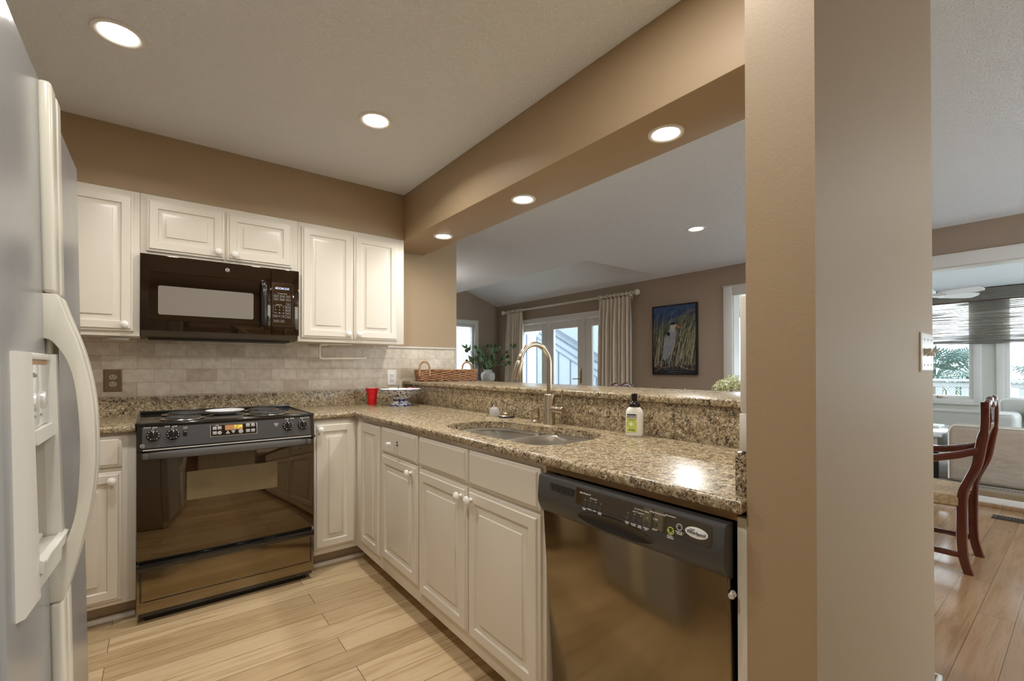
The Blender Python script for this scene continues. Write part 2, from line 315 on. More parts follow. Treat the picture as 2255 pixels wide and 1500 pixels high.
# ------------------------------------------------------------------ geometry helpers
class MB:
    """collects shapes into one mesh; every shape carries a material name"""
    def __init__(s): s.v = []; s.f = []; s.m = []; s.mats = []
    def mi(s, mat):
        if mat not in s.mats: s.mats.append(mat)
        return s.mats.index(mat)
    def add(s, vs, fs, mat):
        o = len(s.v); s.v += [Vector(q) for q in vs]; k = s.mi(mat)
        for f in fs: s.f.append([i+o for i in f]); s.m.append(k)
        return s
    def frombm(s, bm, mat):
        bm.verts.index_update(); s.add([v.co.copy() for v in bm.verts], [[v.index for v in f.verts] for f in bm.faces], mat); bm.free(); return s
    def box(s, a, b, mat, bev=0., seg=2, rot=None, piv=None):
        bm = bmesh.new(); bmesh.ops.create_cube(bm, size=1)
        a = Vector(a); b = Vector(b); c = (a+b)/2; d = b-a
        for v in bm.verts: v.co = Vector((v.co.x*d.x, v.co.y*d.y, v.co.z*d.z))+c
        if bev: bmesh.ops.bevel(bm, geom=bm.edges[:], offset=bev, segments=seg, profile=.5, affect='EDGES', clamp_overlap=True)
        if rot is not None:
            p = Vector(piv) if piv else c
            for v in bm.verts: v.co = rot @ (v.co-p)+p
        return s.frombm(bm, mat)
    def lathe(s, prof, mat, o=(0, 0, 0), n=32, axis=(0, 0, 1), sx=1., sy=1., phase=0., wave=None, cap=True):
        ax = Vector(axis).normalized(); q = Vector((0, 0, 1)).rotation_difference(ax); o = Vector(o); vs = []; fs = []
        for (r, h) in prof:
            for i in range(n):
                t = 2*pi*i/n+phase; rr = r*(wave(t, h) if wave else 1)
                vs.append(o+q @ Vector((rr*cos(t)*sx, rr*sin(t)*sy, h)))
        for j in range(len(prof)-1):
            for i in range(n):
                fs.append((j*n+i, j*n+(i+1) % n, (j+1)*n+(i+1) % n, (j+1)*n+i))
        if cap and prof[0][0] > 1e-6: fs.append(tuple(reversed(range(n))))
        if cap and prof[-1][0] > 1e-6: fs.append(tuple((len(prof)-1)*n+i for i in range(n)))
        return s.add(vs, fs, mat)
    def cyl(s, a, b, r, mat, n=20, r2=None):
        a = Vector(a); b = Vector(b); r2 = r if r2 is None else r2; h = (b-a).length
        e = min(r, r2, h)*.12
        return s.lathe([(max(r-e, 0), 0), (r, e), (r2, h-e), (max(r2-e, 0), h)], mat, a, n, b-a)
    def ball(s, c, r, mat, n=16, sx=1, sy=1, sz=1):
        k = n//2
        return s.lathe([(max(r*sin(pi*j/k), 0), -r*cos(pi*j/k)*sz) for j in range(k+1)], mat, c, n, sx=sx, sy=sy)
    def tube(s, pts, r, mat, n=10, closed=False, cap=True, flat=1.):
        pts = [Vector(p) for p in pts]; m = len(pts); rs = r if isinstance(r, (list, tuple)) else [r]*m; vs = []; fs = []; prev = None
        for i, p in enumerate(pts):
            a = pts[(i-1) % m] if (closed or i > 0) else p; b = pts[(i+1) % m] if (closed or i < m-1) else p
            t = (b-a).normalized()
            if prev is None:
                u = t.cross(Vector((0, 0, 1)));
                if u.length < 1e-3: u = t.cross(Vector((1, 0, 0)))
            else: u = prev-t*prev.dot(t)
            u.normalize(); w = t.cross(u); prev = u
            for k in range(n):
                q = 2*pi*k/n; vs.append(p+u*(cos(q)*rs[i])+w*(sin(q)*rs[i]*flat))
        for i in range(m if closed else m-1):
            for k in range(n):
                fs.append((i*n+k, i*n+(k+1) % n, ((i+1) % m)*n+(k+1) % n, ((i+1) % m)*n+k))
        if cap and not closed: fs.append(tuple(reversed(range(n)))); fs.append(tuple((m-1)*n+k for k in range(n)))
        return s.add(vs, fs, mat)
    def prism(s, poly, d, mat, o=(0, 0, 0), u=(1, 0, 0), v=(0, 1, 0), bev=0.):
        """polygon in the u-v plane at o, pushed along u x v by d"""
        o = Vector(o); u = Vector(u); v = Vector(v); w = u.cross(v)
        bm = bmesh.new(); f = bm.faces.new([bm.verts.new(o+u*a+v*b) for a, b in poly])
        e = bmesh.ops.extrude_face_region(bm, geom=[f])
        for q in e['geom']:
            if isinstance(q, bmesh.types.BMVert): q.co += w*d
        bmesh.ops.recalc_face_normals(bm, faces=bm.faces[:])
        if bev: bmesh.ops.bevel(bm, geom=bm.edges[:], offset=bev, segments=2, profile=.5, affect='EDGES', clamp_overlap=True)
        return s.frombm(bm, mat)
    def loft(s, rings, mat, close=True, cap0=True, cap1=True):
        n = len(rings[0]); vs = [p for r in rings for p in r]; fs = []
        for j in range(len(rings)-1):
            for i in range(n if close else n-1):
                fs.append((j*n+i, j*n+(i+1) % n, (j+1)*n+(i+1) % n, (j+1)*n+i))
        if close and cap0: fs.append(tuple(reversed(range(n))))
        if close and cap1: fs.append(tuple((len(rings)-1)*n+i for i in range(n)))
        return s.add(vs, fs, mat)
    def text(s, txt, size, o, u, v, mat, align='CENTER', depth=.0004, lift=.0003):
        cu = bpy.data.curves.new('t', 'FONT'); cu.body = txt; cu.size = size; cu.align_x = align; cu.align_y = 'CENTER'; cu.extrude = depth; cu.resolution_u = 2
        ob = bpy.data.objects.new('t', cu); COL.objects.link(ob); dg = bpy.context.evaluated_depsgraph_get()
        me = bpy.data.meshes.new_from_object(ob.evaluated_get(dg)); o = Vector(o); u = Vector(u).normalized(); v = Vector(v).normalized(); w = u.cross(v)
        s.add([o+u*p.co.x+v*p.co.y+w*(p.co.z+lift) for p in me.vertices], [list(f.vertices) for f in me.polygons], mat)
        bpy.data.objects.remove(ob); bpy.data.meshes.remove(me); bpy.data.curves.remove(cu); return s
    def panel(s, o, u, v, w, h, rings, mat):
        """stack of inset rectangles: rings of (inset, height out of the face)"""
        o = Vector(o); u = Vector(u); v = Vector(v); n = u.cross(v); R = []
        for (i, d) in rings:
            R.append([o+u*i+v*i+n*d, o+u*(w-i)+v*i+n*d, o+u*(w-i)+v*(h-i)+n*d, o+u*i+v*(h-i)+n*d])
        return s.loft(R, mat)
def smoothed(me, ang=35):
    me.shade_smooth(); me.set_sharp_from_angle(angle=radians(ang))
def mesh_from(mb, name, origin=(0, 0, 0)):
    me = bpy.data.meshes.new(name); o = Vector(origin)
    me.from_pydata([tuple(q-o) for q in mb.v], [], mb.f)
    for k in mb.mats: me.materials.append(MATS[k])
    me.polygons.foreach_set('material_index', mb.m)
    bm = bmesh.new(); bm.from_mesh(me); bmesh.ops.recalc_face_normals(bm, faces=bm.faces[:]); bm.to_mesh(me); bm.free()
    me.update(); smoothed(me); return me
def raw(mb, name, parent=None, origin=(0, 0, 0)):
    ob = bpy.data.objects.new(name, mesh_from(mb, name, origin)); COL.objects.link(ob)
    if parent is not None: ob.parent = parent
    return ob
class Thing:
    def __init__(s, name, label, cat, loc=(0, 0, 0), group=None):
        s.e = bpy.data.objects.new(name, None); COL.objects.link(s.e); s.e.location = loc; s.o = Vector(loc); s.e.empty_display_size = .05
        s.e['label'] = label; s.e['category'] = cat
        if group: s.e['group'] = group
    def part(s, name, mb, parent=None, label=None):
        ob = raw(mb, name, parent or s.e, s.o)
        if label: ob['label'] = label
        return ob
    def copy(s, loc, label, rotz=0., group=None):
        def cp(o, par):
            c = o.copy(); COL.objects.link(c)
            if par is not None: c.parent = par
            for ch in list(o.children): cp(ch, c)
            return c
        r = cp(s.e, None); r.location = loc; r.rotation_euler = (0, 0, rotz); r['label'] = label
        if group: r['group'] = group
        return r
def single(name, mb, label, cat, loc=(0, 0, 0), group=None):
    ob = raw(mb, name, None, loc); ob.location = loc; ob['label'] = label; ob['category'] = cat
    if group: ob['group'] = group
    return ob
def struct(name, mb):
    ob = raw(mb, name); ob['kind'] = 'structure'; return ob
def bool_cut(mb, cutter, split=False):
    """mb minus cutter, as a new MB; split: the faces left by the cutter come back as a second MB"""
    a = raw(mb, 'a'); b = raw(cutter, 'b'); md = a.modifiers.new('m', 'BOOLEAN'); md.object = b; md.operation = 'DIFFERENCE'; md.solver = 'EXACT'; md.material_mode = 'TRANSFER'
    dg = bpy.context.evaluated_depsgraph_get(); me = bpy.data.meshes.new_from_object(a.evaluated_get(dg)); r, r2 = MB(), MB()
    co = [p.co.copy() for p in me.vertices]; cn = MATS[cutter.mats[0]].name; nm = [q.name if q else '' for q in me.materials]; isc = lambda f: nm[f.material_index] == cn
    r.add(co, [list(f.vertices) for f in me.polygons if not (split and isc(f))], mb.mats[0])
    if split:
        fs = [list(f.vertices) for f in me.polygons if isc(f)]; us = sorted({i for f in fs for i in f}); ix = {i: k for k, i in enumerate(us)}; r2.add([co[i] for i in us], [[ix[i] for i in f] for f in fs], cutter.mats[0])
    bpy.data.objects.remove(a); bpy.data.objects.remove(b); return (r, r2) if split else r
def catmull(pts, k=6, closed=True):
    out = []; n = len(pts)
    for i in range(n if closed else n-1):
        g = lambda j: Vector(pts[j % n] if closed else pts[max(0, min(n-1, j))])
        p0, p1, p2, p3 = g(i-1), g(i), g(i+1), g(i+2)
        for q in range(k):
            t = q/k; out.append(.5*((2*p1)+(p2-p0)*t+(2*p0-5*p1+4*p2-p3)*t*t+(3*p1-p0-3*p2+p3)*t**3))
    if not closed: out.append(Vector(pts[-1]))
    return out
X, Y, Z = Vector((1, 0, 0)), Vector((0, 1, 0)), Vector((0, 0, 1))
# ================================================================== the setting
CZ = 2.426                                  # ceiling height
m = MB().box((-1.2, -2.7, -.06), (1.62, 3.4, 0), 'oak'); struct('floor', m)
m = MB().box((1.62, -2.7, -.06), (5.56, 7.7, 0), 'oak_shaded'); struct('floor_dining', m)
m = MB().box((-1.2, -2.7, CZ), (3.93, 7.7, CZ+.08), 'ceiling').box((3.93, -2.7, CZ), (5.64, 3.62, CZ+.08), 'ceiling'); struct('ceiling', m)
vz = lambda x: CZ+.334*(5.52-x)
m = MB().prism([(5.64, vz(5.64)), (3.85, vz(3.85)), (3.85, vz(3.85)+.08), (5.64, vz(5.64)+.08)], -4.08, 'ceiling', (0, 3.62, 0), X, Z)
m.box((3.85, 3.62, CZ+.08), (3.93, 7.7, vz(3.85)+.05), 'ceiling'); m.prism([(3.93, CZ+.08), (5.64, CZ+.08), (3.93, vz(3.93))], .06, 'ceiling', (0, 3.62, 0), X, Z)
struct('ceiling_vault', m)
# kitchen
m = MB().box((-1.2, 3.36, 0), (2.013, 3.47, CZ), 'tan_wall', .004); struct('wall_back', m)
m = MB().box((-1.2, -2.7, 0), (-1.1, 3.36, CZ), 'tan_wall'); struct('wall_left', m)
m = MB()
for a, b, z0, z1 in ((-1.2, 2.8, 0, CZ), (2.8, 5.2, 2.2, CZ), (5.2, 5.64, 0, CZ)): m.box((a, -2.8, z0), (b, -2.7, z1), 'tan_wall')
struct('wall_rear', m)
m = MB()                                   # unseen glazed doors added behind the viewer for fill daylight
for k in range(4): m.box((2.8+.8*k-(.05 if k else 0), -2.78, 0), (2.8+.8*k+(.05 if k < 3 else 0), -2.72, 2.2), 'white_trim', .004)
m.box((2.8, -2.78, 2.1), (5.2, -2.72, 2.2), 'white_trim', .004).box((2.8, -2.78, 0), (5.2, -2.72, .2), 'white_trim', .004).box((2.8, -2.752, .2), (5.2, -2.746, 2.1), 'glass'); struct('fill_door', m)
m = MB().box((-1.1, 3.052, 2.099), (1.388, 3.36, CZ), 'tan_wall', .002); struct('soffit_wall', m)
m = MB().box((1.388, .437, 2.097), (1.70, 3.36, CZ), 'tan_wall', .003); struct('beam', m)
# wall end: square front corner, rounded far corner
rr = .035; poly = [(.948, .312), (1.962-rr, .312)]+[(1.962-rr+rr*sin(a), .312+rr-rr*cos(a)) for a in [pi/2*k/8 for k in range(1, 9)]]
poly += [(1.962-rr+rr*cos(a), .437-rr+rr*sin(a)) for a in [pi/2*k/8 for k in range(0, 9)]]+[(.948, .437)]
m = MB().prism(poly, CZ, 'tan_wall'); struct('wall_stub', m)
m = MB().box((1.0, .300, 0), (1.972, .312, .20), 'white_trim', .004).box((1.962, .300, 0), (1.975, .45, .20), 'white_trim', .004); struct('baseboard_stub', m)
m = MB().box((1.56, .437, 0), (1.66, 3.36, 1.046), 'tan_wall'); struct('wall_bar', m)
# dining room
hy0, hy1 = 4.30, 6.92                      # french doors
oy0, oy1, oz = -.95, 2.70, 2.066           # cased opening to the sunroom
m = MB()
for a, b, z0, z1 in ((-2.7, oy0, 0, CZ), (oy0, oy1, oz, CZ), (oy1, hy0, 0, CZ), (hy0, hy1, 2.03, CZ), (hy1, 7.7, 0, CZ)):
    m.box((5.52, a, z0), (5.64, b, z1+.01), 'dining_wall')
struct('wall_dining', m)
m = MB()
wx0, wx1, wz0, wz1 = 3.95, 4.945, .75, 2.02
top = lambda a, b, z0: [(a, z0), (b, z0), (b, vz(b) if b > 3.93 else CZ), (a, vz(a) if a > 3.93 else CZ)]
m.prism([(1.9, 0), (wx0, 0), (wx0, 2.9), (1.9, 2.9)], -.1, 'dining_wall', (0, 7.58, 0), X, Z)
m.prism(top(wx0, wx1, wz1), -.1, 'dining_wall', (0, 7.58, 0), X, Z); m.prism([(wx0, 0), (wx1, 0), (wx1, wz0), (wx0, wz0)], -.1, 'dining_wall', (0, 7.58, 0), X, Z)
m.prism(top(wx1, 5.52, 0), -.1, 'dining_wall', (0, 7.58, 0), X, Z); struct('wall_far', m)
m = MB().box((1.913, 3.47, 0), (2.013, 7.58, CZ), 'dining_wall'); struct('wall_side', m)
# window with blind in the far wall
m = MB()
for a, b in (((wx0-.09, 7.56, wz0-.09), (wx0, 7.585, wz1+.09)), ((wx1, 7.56, wz0-.09), (wx1+.09, 7.585, wz1+.09)), ((wx0, 7.56, wz1), (wx1, 7.585, wz1+.09)), ((wx0, 7.56, wz0-.09), (wx1, 7.585, wz0))):
    m.box(a, b, 'white_trim', .003)
for a, b in (((wx0, 7.6, wz0), (wx0+.045, 7.65, wz1)), ((wx1-.045, 7.6, wz0), (wx1, 7.65, wz1)), ((wx0+.045, 7.6, wz1-.045), (wx1-.045, 7.65, wz1)), ((wx0+.045, 7.6, wz0), (wx1-.045, 7.65, wz0+.045))):
    m.box(a, b, 'white_trim', .003)
m.box((wx0+.04, 7.622, wz0+.04), (wx1-.04, 7.628, wz1-.04), 'glass'); struct('window_1', m)
# french door unit
def leaf(m, a, b, z0, z1, x, st=.14, top=.12, bot=.25, mat='white_trim'):
    m.box((x, a, z0), (x+.045, a+st, z1), mat, .004); m.box((x, b-st, z0), (x+.045, b, z1), mat, .004)
    m.box((x, a+st, z1-top), (x+.045, b-st, z1), mat, .004); m.box((x, a+st, z0), (x+.045, b-st, z0+bot), mat, .004)
    for q in (0, 1):                        # glazing bead
        y0 = a+st if q == 0 else b-st-.012
        m.box((x-.004, y0, z0+bot), (x+.049, y0+.012, z1-top), mat, .003)
    m.box((x-.004, a+st, z1-top-.012), (x+.049, b-st, z1-top), mat, .003)
    m.box((x+.02, a+st, z0+bot), (x+.026, b-st, z1-top), 'glass')
fr = MB().box((5.495, hy0, 1.99), (5.60, hy1, 2.075), 'white_trim', .004).box((5.485, hy0-.09, 2.045), (5.52, hy1+.09, 2.08), 'white_trim', .004)
for y in (hy0, hy1): fr.box((5.50, y-.09 if y == hy0 else y, 0), (5.52, y if y == hy0 else y+.09, 2.06), 'white_trim', .004)
for y in (5.175, 6.06): fr.box((5.53, y-.018, 0), (5.61, y+.018, 1.99), 'white_trim', .003)
for y in (hy0, hy1-.02): fr.box((5.53, y, 0), (5.61, y+.02, 1.99), 'white_trim', .003)
D1 = struct('door_1', fr)
for nm, a, b in (('side_leaf', hy0+.02, 5.155), ('door_leaf', 5.195, 6.045), ('side_leaf', 6.08, hy1-.02)):
    lm = MB(); leaf(lm, a, b, .01, 1.985, 5.545, st=.135 if nm == 'side_leaf' else .115); lf = raw(lm, nm, D1)
    if nm == 'door_leaf':
        raw(MB().box((5.538, 5.233, .91), (5.546, 5.268, 1.16), 'brass', .004).tube([(5.54, 5.25, .985), (5.50, 5.25, .985), (5.492, 5.29, .985), (5.495, 5.40, .98)], .008, 'brass').ball((5.535, 5.25, 1.10), .012, 'brass', 10), 'door_handle', lf)
        raw(MB().cyl((5.537, 6.052, 1.735), (5.537, 6.052, 1.84), .007, 'hinge_dark').cyl((5.537, 6.052, .3), (5.537, 6.052, .4), .007, 'hinge_dark'), 'hinge', lf)
# casing of the wide opening
m = MB().box((5.498, oy1, 0), (5.52, oy1+.108, oz+.108), 'white_trim', .003).box((5.498, oy0-.108, oz), (5.52, oy1, oz+.104), 'white_trim', .003).box((5.491, oy0-.12, oz+.100), (5.52, oy1+.12, oz+.112), 'white_trim', .003)
m.box((5.498, oy0-.108, 0), (5.52, oy0, oz), 'white_trim', .003)
m.box((5.52, oy1-.012, .1), (5.66, oy1, oz), 'white_trim').box((5.52, oy0, .1), (5.66, oy0+.012, oz), 'white_trim').box((5.52, oy0, oz-.012), (5.66, oy1, oz), 'white_trim')
struct('trim_1', m)
# sunroom: floor one step up
m = MB().box((5.585, -2.2, -.05), (8.75, 4.8, .118), 'sisal').box((5.553, -2.2, .06), (5.60, 4.8, .1195), 'carpet_edge', .012); struct('floor_sunroom', m)
m = MB().box((5.535, oy0, 0), (5.56, oy1, .078), 'white_trim', .003).box((5.505, oy0, 0), (5.54, oy1, .032), 'oak_shaded', .004); struct('trim_2', m)
WX = 8.6
def wall_holes(m, x0, x1, holes, y0, y1, z0, z1, mat):
    ys = sorted({y0, y1}|{h for q in holes for h in q[:2]})
    for a, b in zip(ys, ys[1:]):
        hs = [q for q in holes if q[0] <= a and q[1] >= b]
        if hs: m.box((x0, a, z0), (x1, b, hs[0][2]), mat); m.box((x0, a, hs[0][3]), (x1, b, z1), mat)
        else: m.box((x0, a, z0), (x1, b, z1), mat)
sh = [(.985, 2.1, .74, 2.1), (-.42, .70, .74, 2.1), (-1.85, -.72, .74, 2.1), (3.2, 4.55, .25, 2.15)]
m = MB(); wall_holes(m, WX, WX+.12, sh, -2.2, 4.8, 0, 2.6, 'sunroom_wall'); m.box((WX-.012, -2.2, .56), (WX, 3.0, .60), 'white_trim', .003); struct('wall_sunroom', m)
for k, (a, b, z0, z1) in enumerate(sh):
    m = MB(); t = .075
    m.box((WX-.022, a-t, z0-t), (WX, a, z1+t), 'white_trim', .003).box((WX-.022, b, z0-t), (WX, b+t, z1+t), 'white_trim', .003)
    m.box((WX-.022, a, z1), (WX, b, z1+t), 'white_trim', .003).box((WX-.03, a, z0-t), (WX, b, z0), 'white_trim', .003)
    f = .045
    m.box((WX+.001, a+.001, z0+.001), (WX+.07, a+f, z1-.001), 'white_trim', .003).box((WX+.001, b-f, z0+.001), (WX+.07, b-.001, z1-.001), 'white_trim', .003).box((WX+.001, a+f, z1-f), (WX+.07, b-f, z1-.001), 'white_trim', .003).box((WX+.001, a+f, z0+.001), (WX+.07, b-f, z0+f), 'white_trim', .003)
    if k == 3: m.box((WX+.02, a+.55, z0), (WX+.07, a+.60, z1), 'white_trim', .003)
    m.box((WX+.042, a+f, z0+f), (WX+.048, b-f, z1-f), 'glass'); w = struct('window_%d' % (k+2), m)
    if k < 2: raw(MB().box((WX-.01, (a+b)/2-.03-(.22 if k == 0 else 0), z0+.002), (WX+.02, (a+b)/2+.03-(.22 if k == 0 else 0), z0+.03), 'nickel', .006).tube([(WX+.0, (a+b)/2-(.22 if k == 0 else 0), z0+.02), (WX-.03, (a+b)/2-.02-(.22 if k == 0 else 0), z0+.03), (WX-.035, (a+b)/2-.09-(.22 if k == 0 else 0), z0+.02)], .007, 'nickel'), 'crank_handle', w)
for nm, y0, y1, k in (('wall_sunroom_end', 4.8, 4.9, 6), ('wall_sunroom_near', -2.3, -2.2, 7)):  # end-wall windows are unseen, added to bring more daylight into the sunroom
    m = MB()
    for a, b, z0, z1 in ((5.64, 5.85, 0, 2.7), (8.4, 8.72, 0, 2.7), (5.85, 8.4, 0, .6), (5.85, 8.4, 2.15, 2.7)): m.box((a, y0, z0), (b, y1, z1), 'sunroom_wall')
    struct(nm, m); m = MB()
    for a in (5.85, 6.67, 7.51, 8.34): m.box((a, y0+.02, .6), (a+.06, y1-.02, 2.15), 'white_trim', .003)
    m.box((5.85, y0+.02, .6), (8.4, y1-.02, .66), 'white_trim', .003).box((5.85, y0+.02, 2.09), (8.4, y1-.02, 2.15), 'white_trim', .003).box((5.9, y0+.047, .65), (8.35, y0+.053, 2.1), 'glass'); struct('window_%d' % k, m)
m = MB().prism([(5.62, 2.52), (8.75, 2.205), (8.75, 2.30), (5.62, 2.62)], -7.2, 'ceiling', (0, -2.3, 0), X, Z); struct('ceiling_sunroom', m)
# tile backsplash, edge trims, quarter rounds
TY = 3.347
m = MB().box((-1.1, TY, 1.0), (1.39, 3.36, 1.40), 'tile').box((1.39, TY, 1.0), (1.982, 3.36, 1.334), 'tile'); struct('trim_backsplash', m)
m = MB().tube([(1.385, TY-.001, 1.340), (1.988, TY-.001, 1.340), (1.988, TY-.001, 1.078)], .009, 'bead'); struct('trim_3', m)
m = MB().box((.966, .437, 1.0075), (1.508, .460, 1.0865), 'bead', .0015).box((.966, .437, 1.0885), (2.0, .460, 1.337), 'bead', .006); struct('trim_4', m)
for nm, a, b in (('baseboard_range', (-1.1, 2.815, 0), (-.088, 2.845, .022)), ('baseboard_corner', (.69, 2.815, 0), (1.06, 2.845, .022))):
    struct(nm, MB().box(a, b, 'cabinet_white', .006))
# outside: ground, deck
m = MB().box((8.8, -30, -1.3), (60, 40, -1.2), 'lawn').box((-20, 7.9, -1.3), (8.8, 40, -1.2), 'lawn'); struct('ground', m)
m = MB().box((5.65, 4.95, -.2), (9.4, 12, -.05), 'deck').box((8.8, -3, -.2), (12.2, 4.9, -.05), 'deck'); struct('terrace_floor', m)
# ================================================================== cabinets
DOOR = [(0, 0), (0, .010), (.0035, .0125), (.010, .0135), (.0135, .0195), (.048, .0195), (.052, .0130), (.060, .0115), (.070, .0125), (.0815, .0160), (.0825, .0200), (.086, .0205)]
SLAB = [(0, 0), (0, .010), (.0035, .0125), (.010, .0135), (.0145, .0195), (.016, .0195)]
KNOB = [(.0, 0), (.0075, 0), (.0075, .003), (.0055, .008), (.007, .013), (.0145, .017), (.0178, .022), (.0168, .028), (.011, .0325), (0, .034)]
def knob(mb, p, n, mat='knob_white'):
    return mb.lathe(KNOB, mat, p, 24, n)
def front(T, kind, o, u, w, h, kn=None, extra=None):
    """door or drawer: o lower corner on the face frame; u along the face"""
    u = Vector(u); n = u.cross(Z)
    d = T.part(kind, MB().panel(o, u, Z, w, h, DOOR if kind == 'door' else SLAB, 'cabinet_white'))
    if kn: T.part('knob', knob(MB(), Vector(o)+u*kn[0]+Z*kn[1]+n*.019, n), d)
    return d
FY = 3.05    # upper face frame
def upper(label, x0, x1, z0, z1, doors, loc):
    T = Thing('upper_cabinet', label, 'cabinet', loc, 'white upper kitchen cabinets')
    T.part('body', MB().box((x0, FY, z0), (x1, 3.346, z1), 'cabinet_white', .002))
    for (a, b, c, d, k) in doors: front(T, 'door', (a, FY, c), X, b-a, d-c, k)
    return T
upper('tall white upper cabinet between refrigerator and black microwave', -.76, -.083, 1.347, 2.098,
      [(-.422, -.107, 1.372, 2.073, (.28, .033)), (-.74, -.43, 1.372, 2.073, (.035, .033))], (-.42, 3.2, 1.347))
upper('short white upper cabinet with two wide doors above the black microwave', -.0825, .6785, 1.7785, 2.098,
      [(-.057, .290, 1.798, 2.073, (.316, .038)), (.301, .643, 1.798, 2.073, (.036, .034))], (.3, 3.2, 1.78))
upper('white upper cabinet with two narrow doors between microwave and beam', .679, 1.387, 1.347, 2.098,
      [(.698, 1.018, 1.372, 2.072, (.287, .033)), (1.025, 1.334, 1.372, 2.070, (.029, .033))], (1.03, 3.2, 1.347))
single('puck_light', MB().lathe([(.040, 0), (.046, .003), (.046, .012), (.030, .016), (0, .016)], 'puck_white', (-.175, 3.2, 1.331), 32),
       'round white puck light stuck under the upper cabinet left of the microwave', 'light', (-.175, 3.2, 1.347))
# ---- base units: back run faces -y at y=2.77, peninsula faces -x at x=.953
BY, BX, BT, BB = 2.77, .953, .882, .094
T = Thing('base_cabinet', 'white base cabinet with one drawer between refrigerator and black range', 'cabinet', (-.4, 3.05, 0), 'white base kitchen cabinets')
T.part('body', MB().box((-.76, BY, BB), (-.086, 3.346, BT), 'cabinet_white', .002))
T.part('toe_kick', MB().box((-.76, 2.845, 0), (-.088, 2.87, BB+.004), 'toe_kick'))
front(T, 'drawer', (-.42, BY, .729), X, .283, .139); front(T, 'door', (-.42, BY, .117), X, .283, .590, (.25, .552))
T = Thing('base_cabinet', 'white corner base cabinet with two doors meeting beside the range', 'cabinet', (1.1, 2.95, 0), 'white base kitchen cabinets')
T.part('body', MB().prism([(.69, BY), (BX, BY), (BX, 2.36), (1.52, 2.36), (1.52, 3.346), (.69, 3.346)], BT-BB, 'cabinet_white', (0, 0, BB), bev=.002))
T.part('toe_kick', MB().prism([(.69, 2.845), (1.048, 2.845), (1.048, 2.36), (1.07, 2.36), (1.07, 2.87), (.69, 2.87)], BB+.004, 'toe_kick'))
front(T, 'door', (.702, BY, .128), X, .236, .731, (.028, .697)); front(T, 'door', (BX, 2.748-.09, .155), -Y, .282, .706)
T = Thing('base_cabinet', 'narrow white base cabinet with chrome-knob drawer over one door, left of the sink', 'cabinet', (1.2, 2.12, 0), 'white base kitchen cabinets')
T.part('body', MB().box((BX, 1.909, BB), (1.52, 2.358, BT), 'cabinet_white', .002))
T.part('toe_kick', MB().box((1.048, 1.909, 0), (1.07, 2.358, BB+.004), 'toe_kick'))
dr = front(T, 'drawer', (BX, 2.345, .733), -Y, .424, .134); front(T, 'door', (BX, 2.343, .172), -Y, .424, .555, (.370, .516))
T.part('knob', MB().cyl((BX-.019, 2.130, .803), (BX-.021, 2.130, .803), .013, 'chrome').cyl((BX-.02, 2.130, .803), (BX-.060, 2.130, .806), .0035, 'chrome').cyl((BX-.056, 2.130, .806), (BX-.078, 2.130, .808), .0095, 'knob_white'), dr, 'loose white knob hanging on its chrome screw')
T = Thing('base_cabinet', 'wide white sink base cabinet with two tall doors below false drawer fronts', 'cabinet', (1.2, 1.48, 0), 'white base kitchen cabinets')
T.part('body', MB().box((BX, 1.051, BB), (1.52, 1.907, .665), 'cabinet_white', .002).box((BX, 1.051, .66), (BX+.02, 1.907, BT), 'cabinet_white', .002).box((BX+.02, 1.051, .66), (1.52, 1.069, BT), 'cabinet_white').box((BX+.02, 1.889, .66), (1.52, 1.907, BT), 'cabinet_white'))
T.part('toe_kick', MB().box((1.048, 1.051, 0), (1.07, 1.907, BB+.004), 'toe_kick'))
front(T, 'drawer_front', (BX, 1.902, .735), -Y, .411, .131); front(T, 'drawer_front', (BX, 1.480, .732), -Y, .415, .134)
front(T, 'door', (BX, 1.900, .153), -Y, .409, .566, (.375, .529)); front(T, 'door', (BX, 1.482, .153), -Y, .415, .566, (.031, .529))
single('filler_panel', MB().box((BX, .437, 0), (BX+.02, .459, .872), 'cabinet_white', .001), 'narrow white filler panel between dishwasher and tan wall end', 'panel', (BX, .448, 0))
single('mounting_strip', MB().box((BX+.003, .46, .862), (BX+.03, 1.05, .883), 'mount_wood', .001), 'bare brown wood strip under the counter above the dishwasher', 'strip', (BX+.015, .755, .862))

T = Thing('pantry_cabinet', 'tall white pantry cabinet behind the viewer, mirrored in the microwave door', 'cabinet', (.6, -2.4, 0))
T.part('body', MB().box((-.30, -2.695, .09), (1.75, -2.12, 2.3), 'cabinet_white', .003)); T.part('toe_kick', MB().box((-.30, -2.69, 0), (1.75, -2.18, .09), 'toe_kick'))
for k in range(4):
    for z0, z1 in ((.12, 1.25), (1.28, 2.26)): front(T, 'door', (1.73-.51*k, -2.12, z0), -X, .49, z1-z0, (.04 if k % 2 else .45, .06 if z0 > 1 else 1.05))
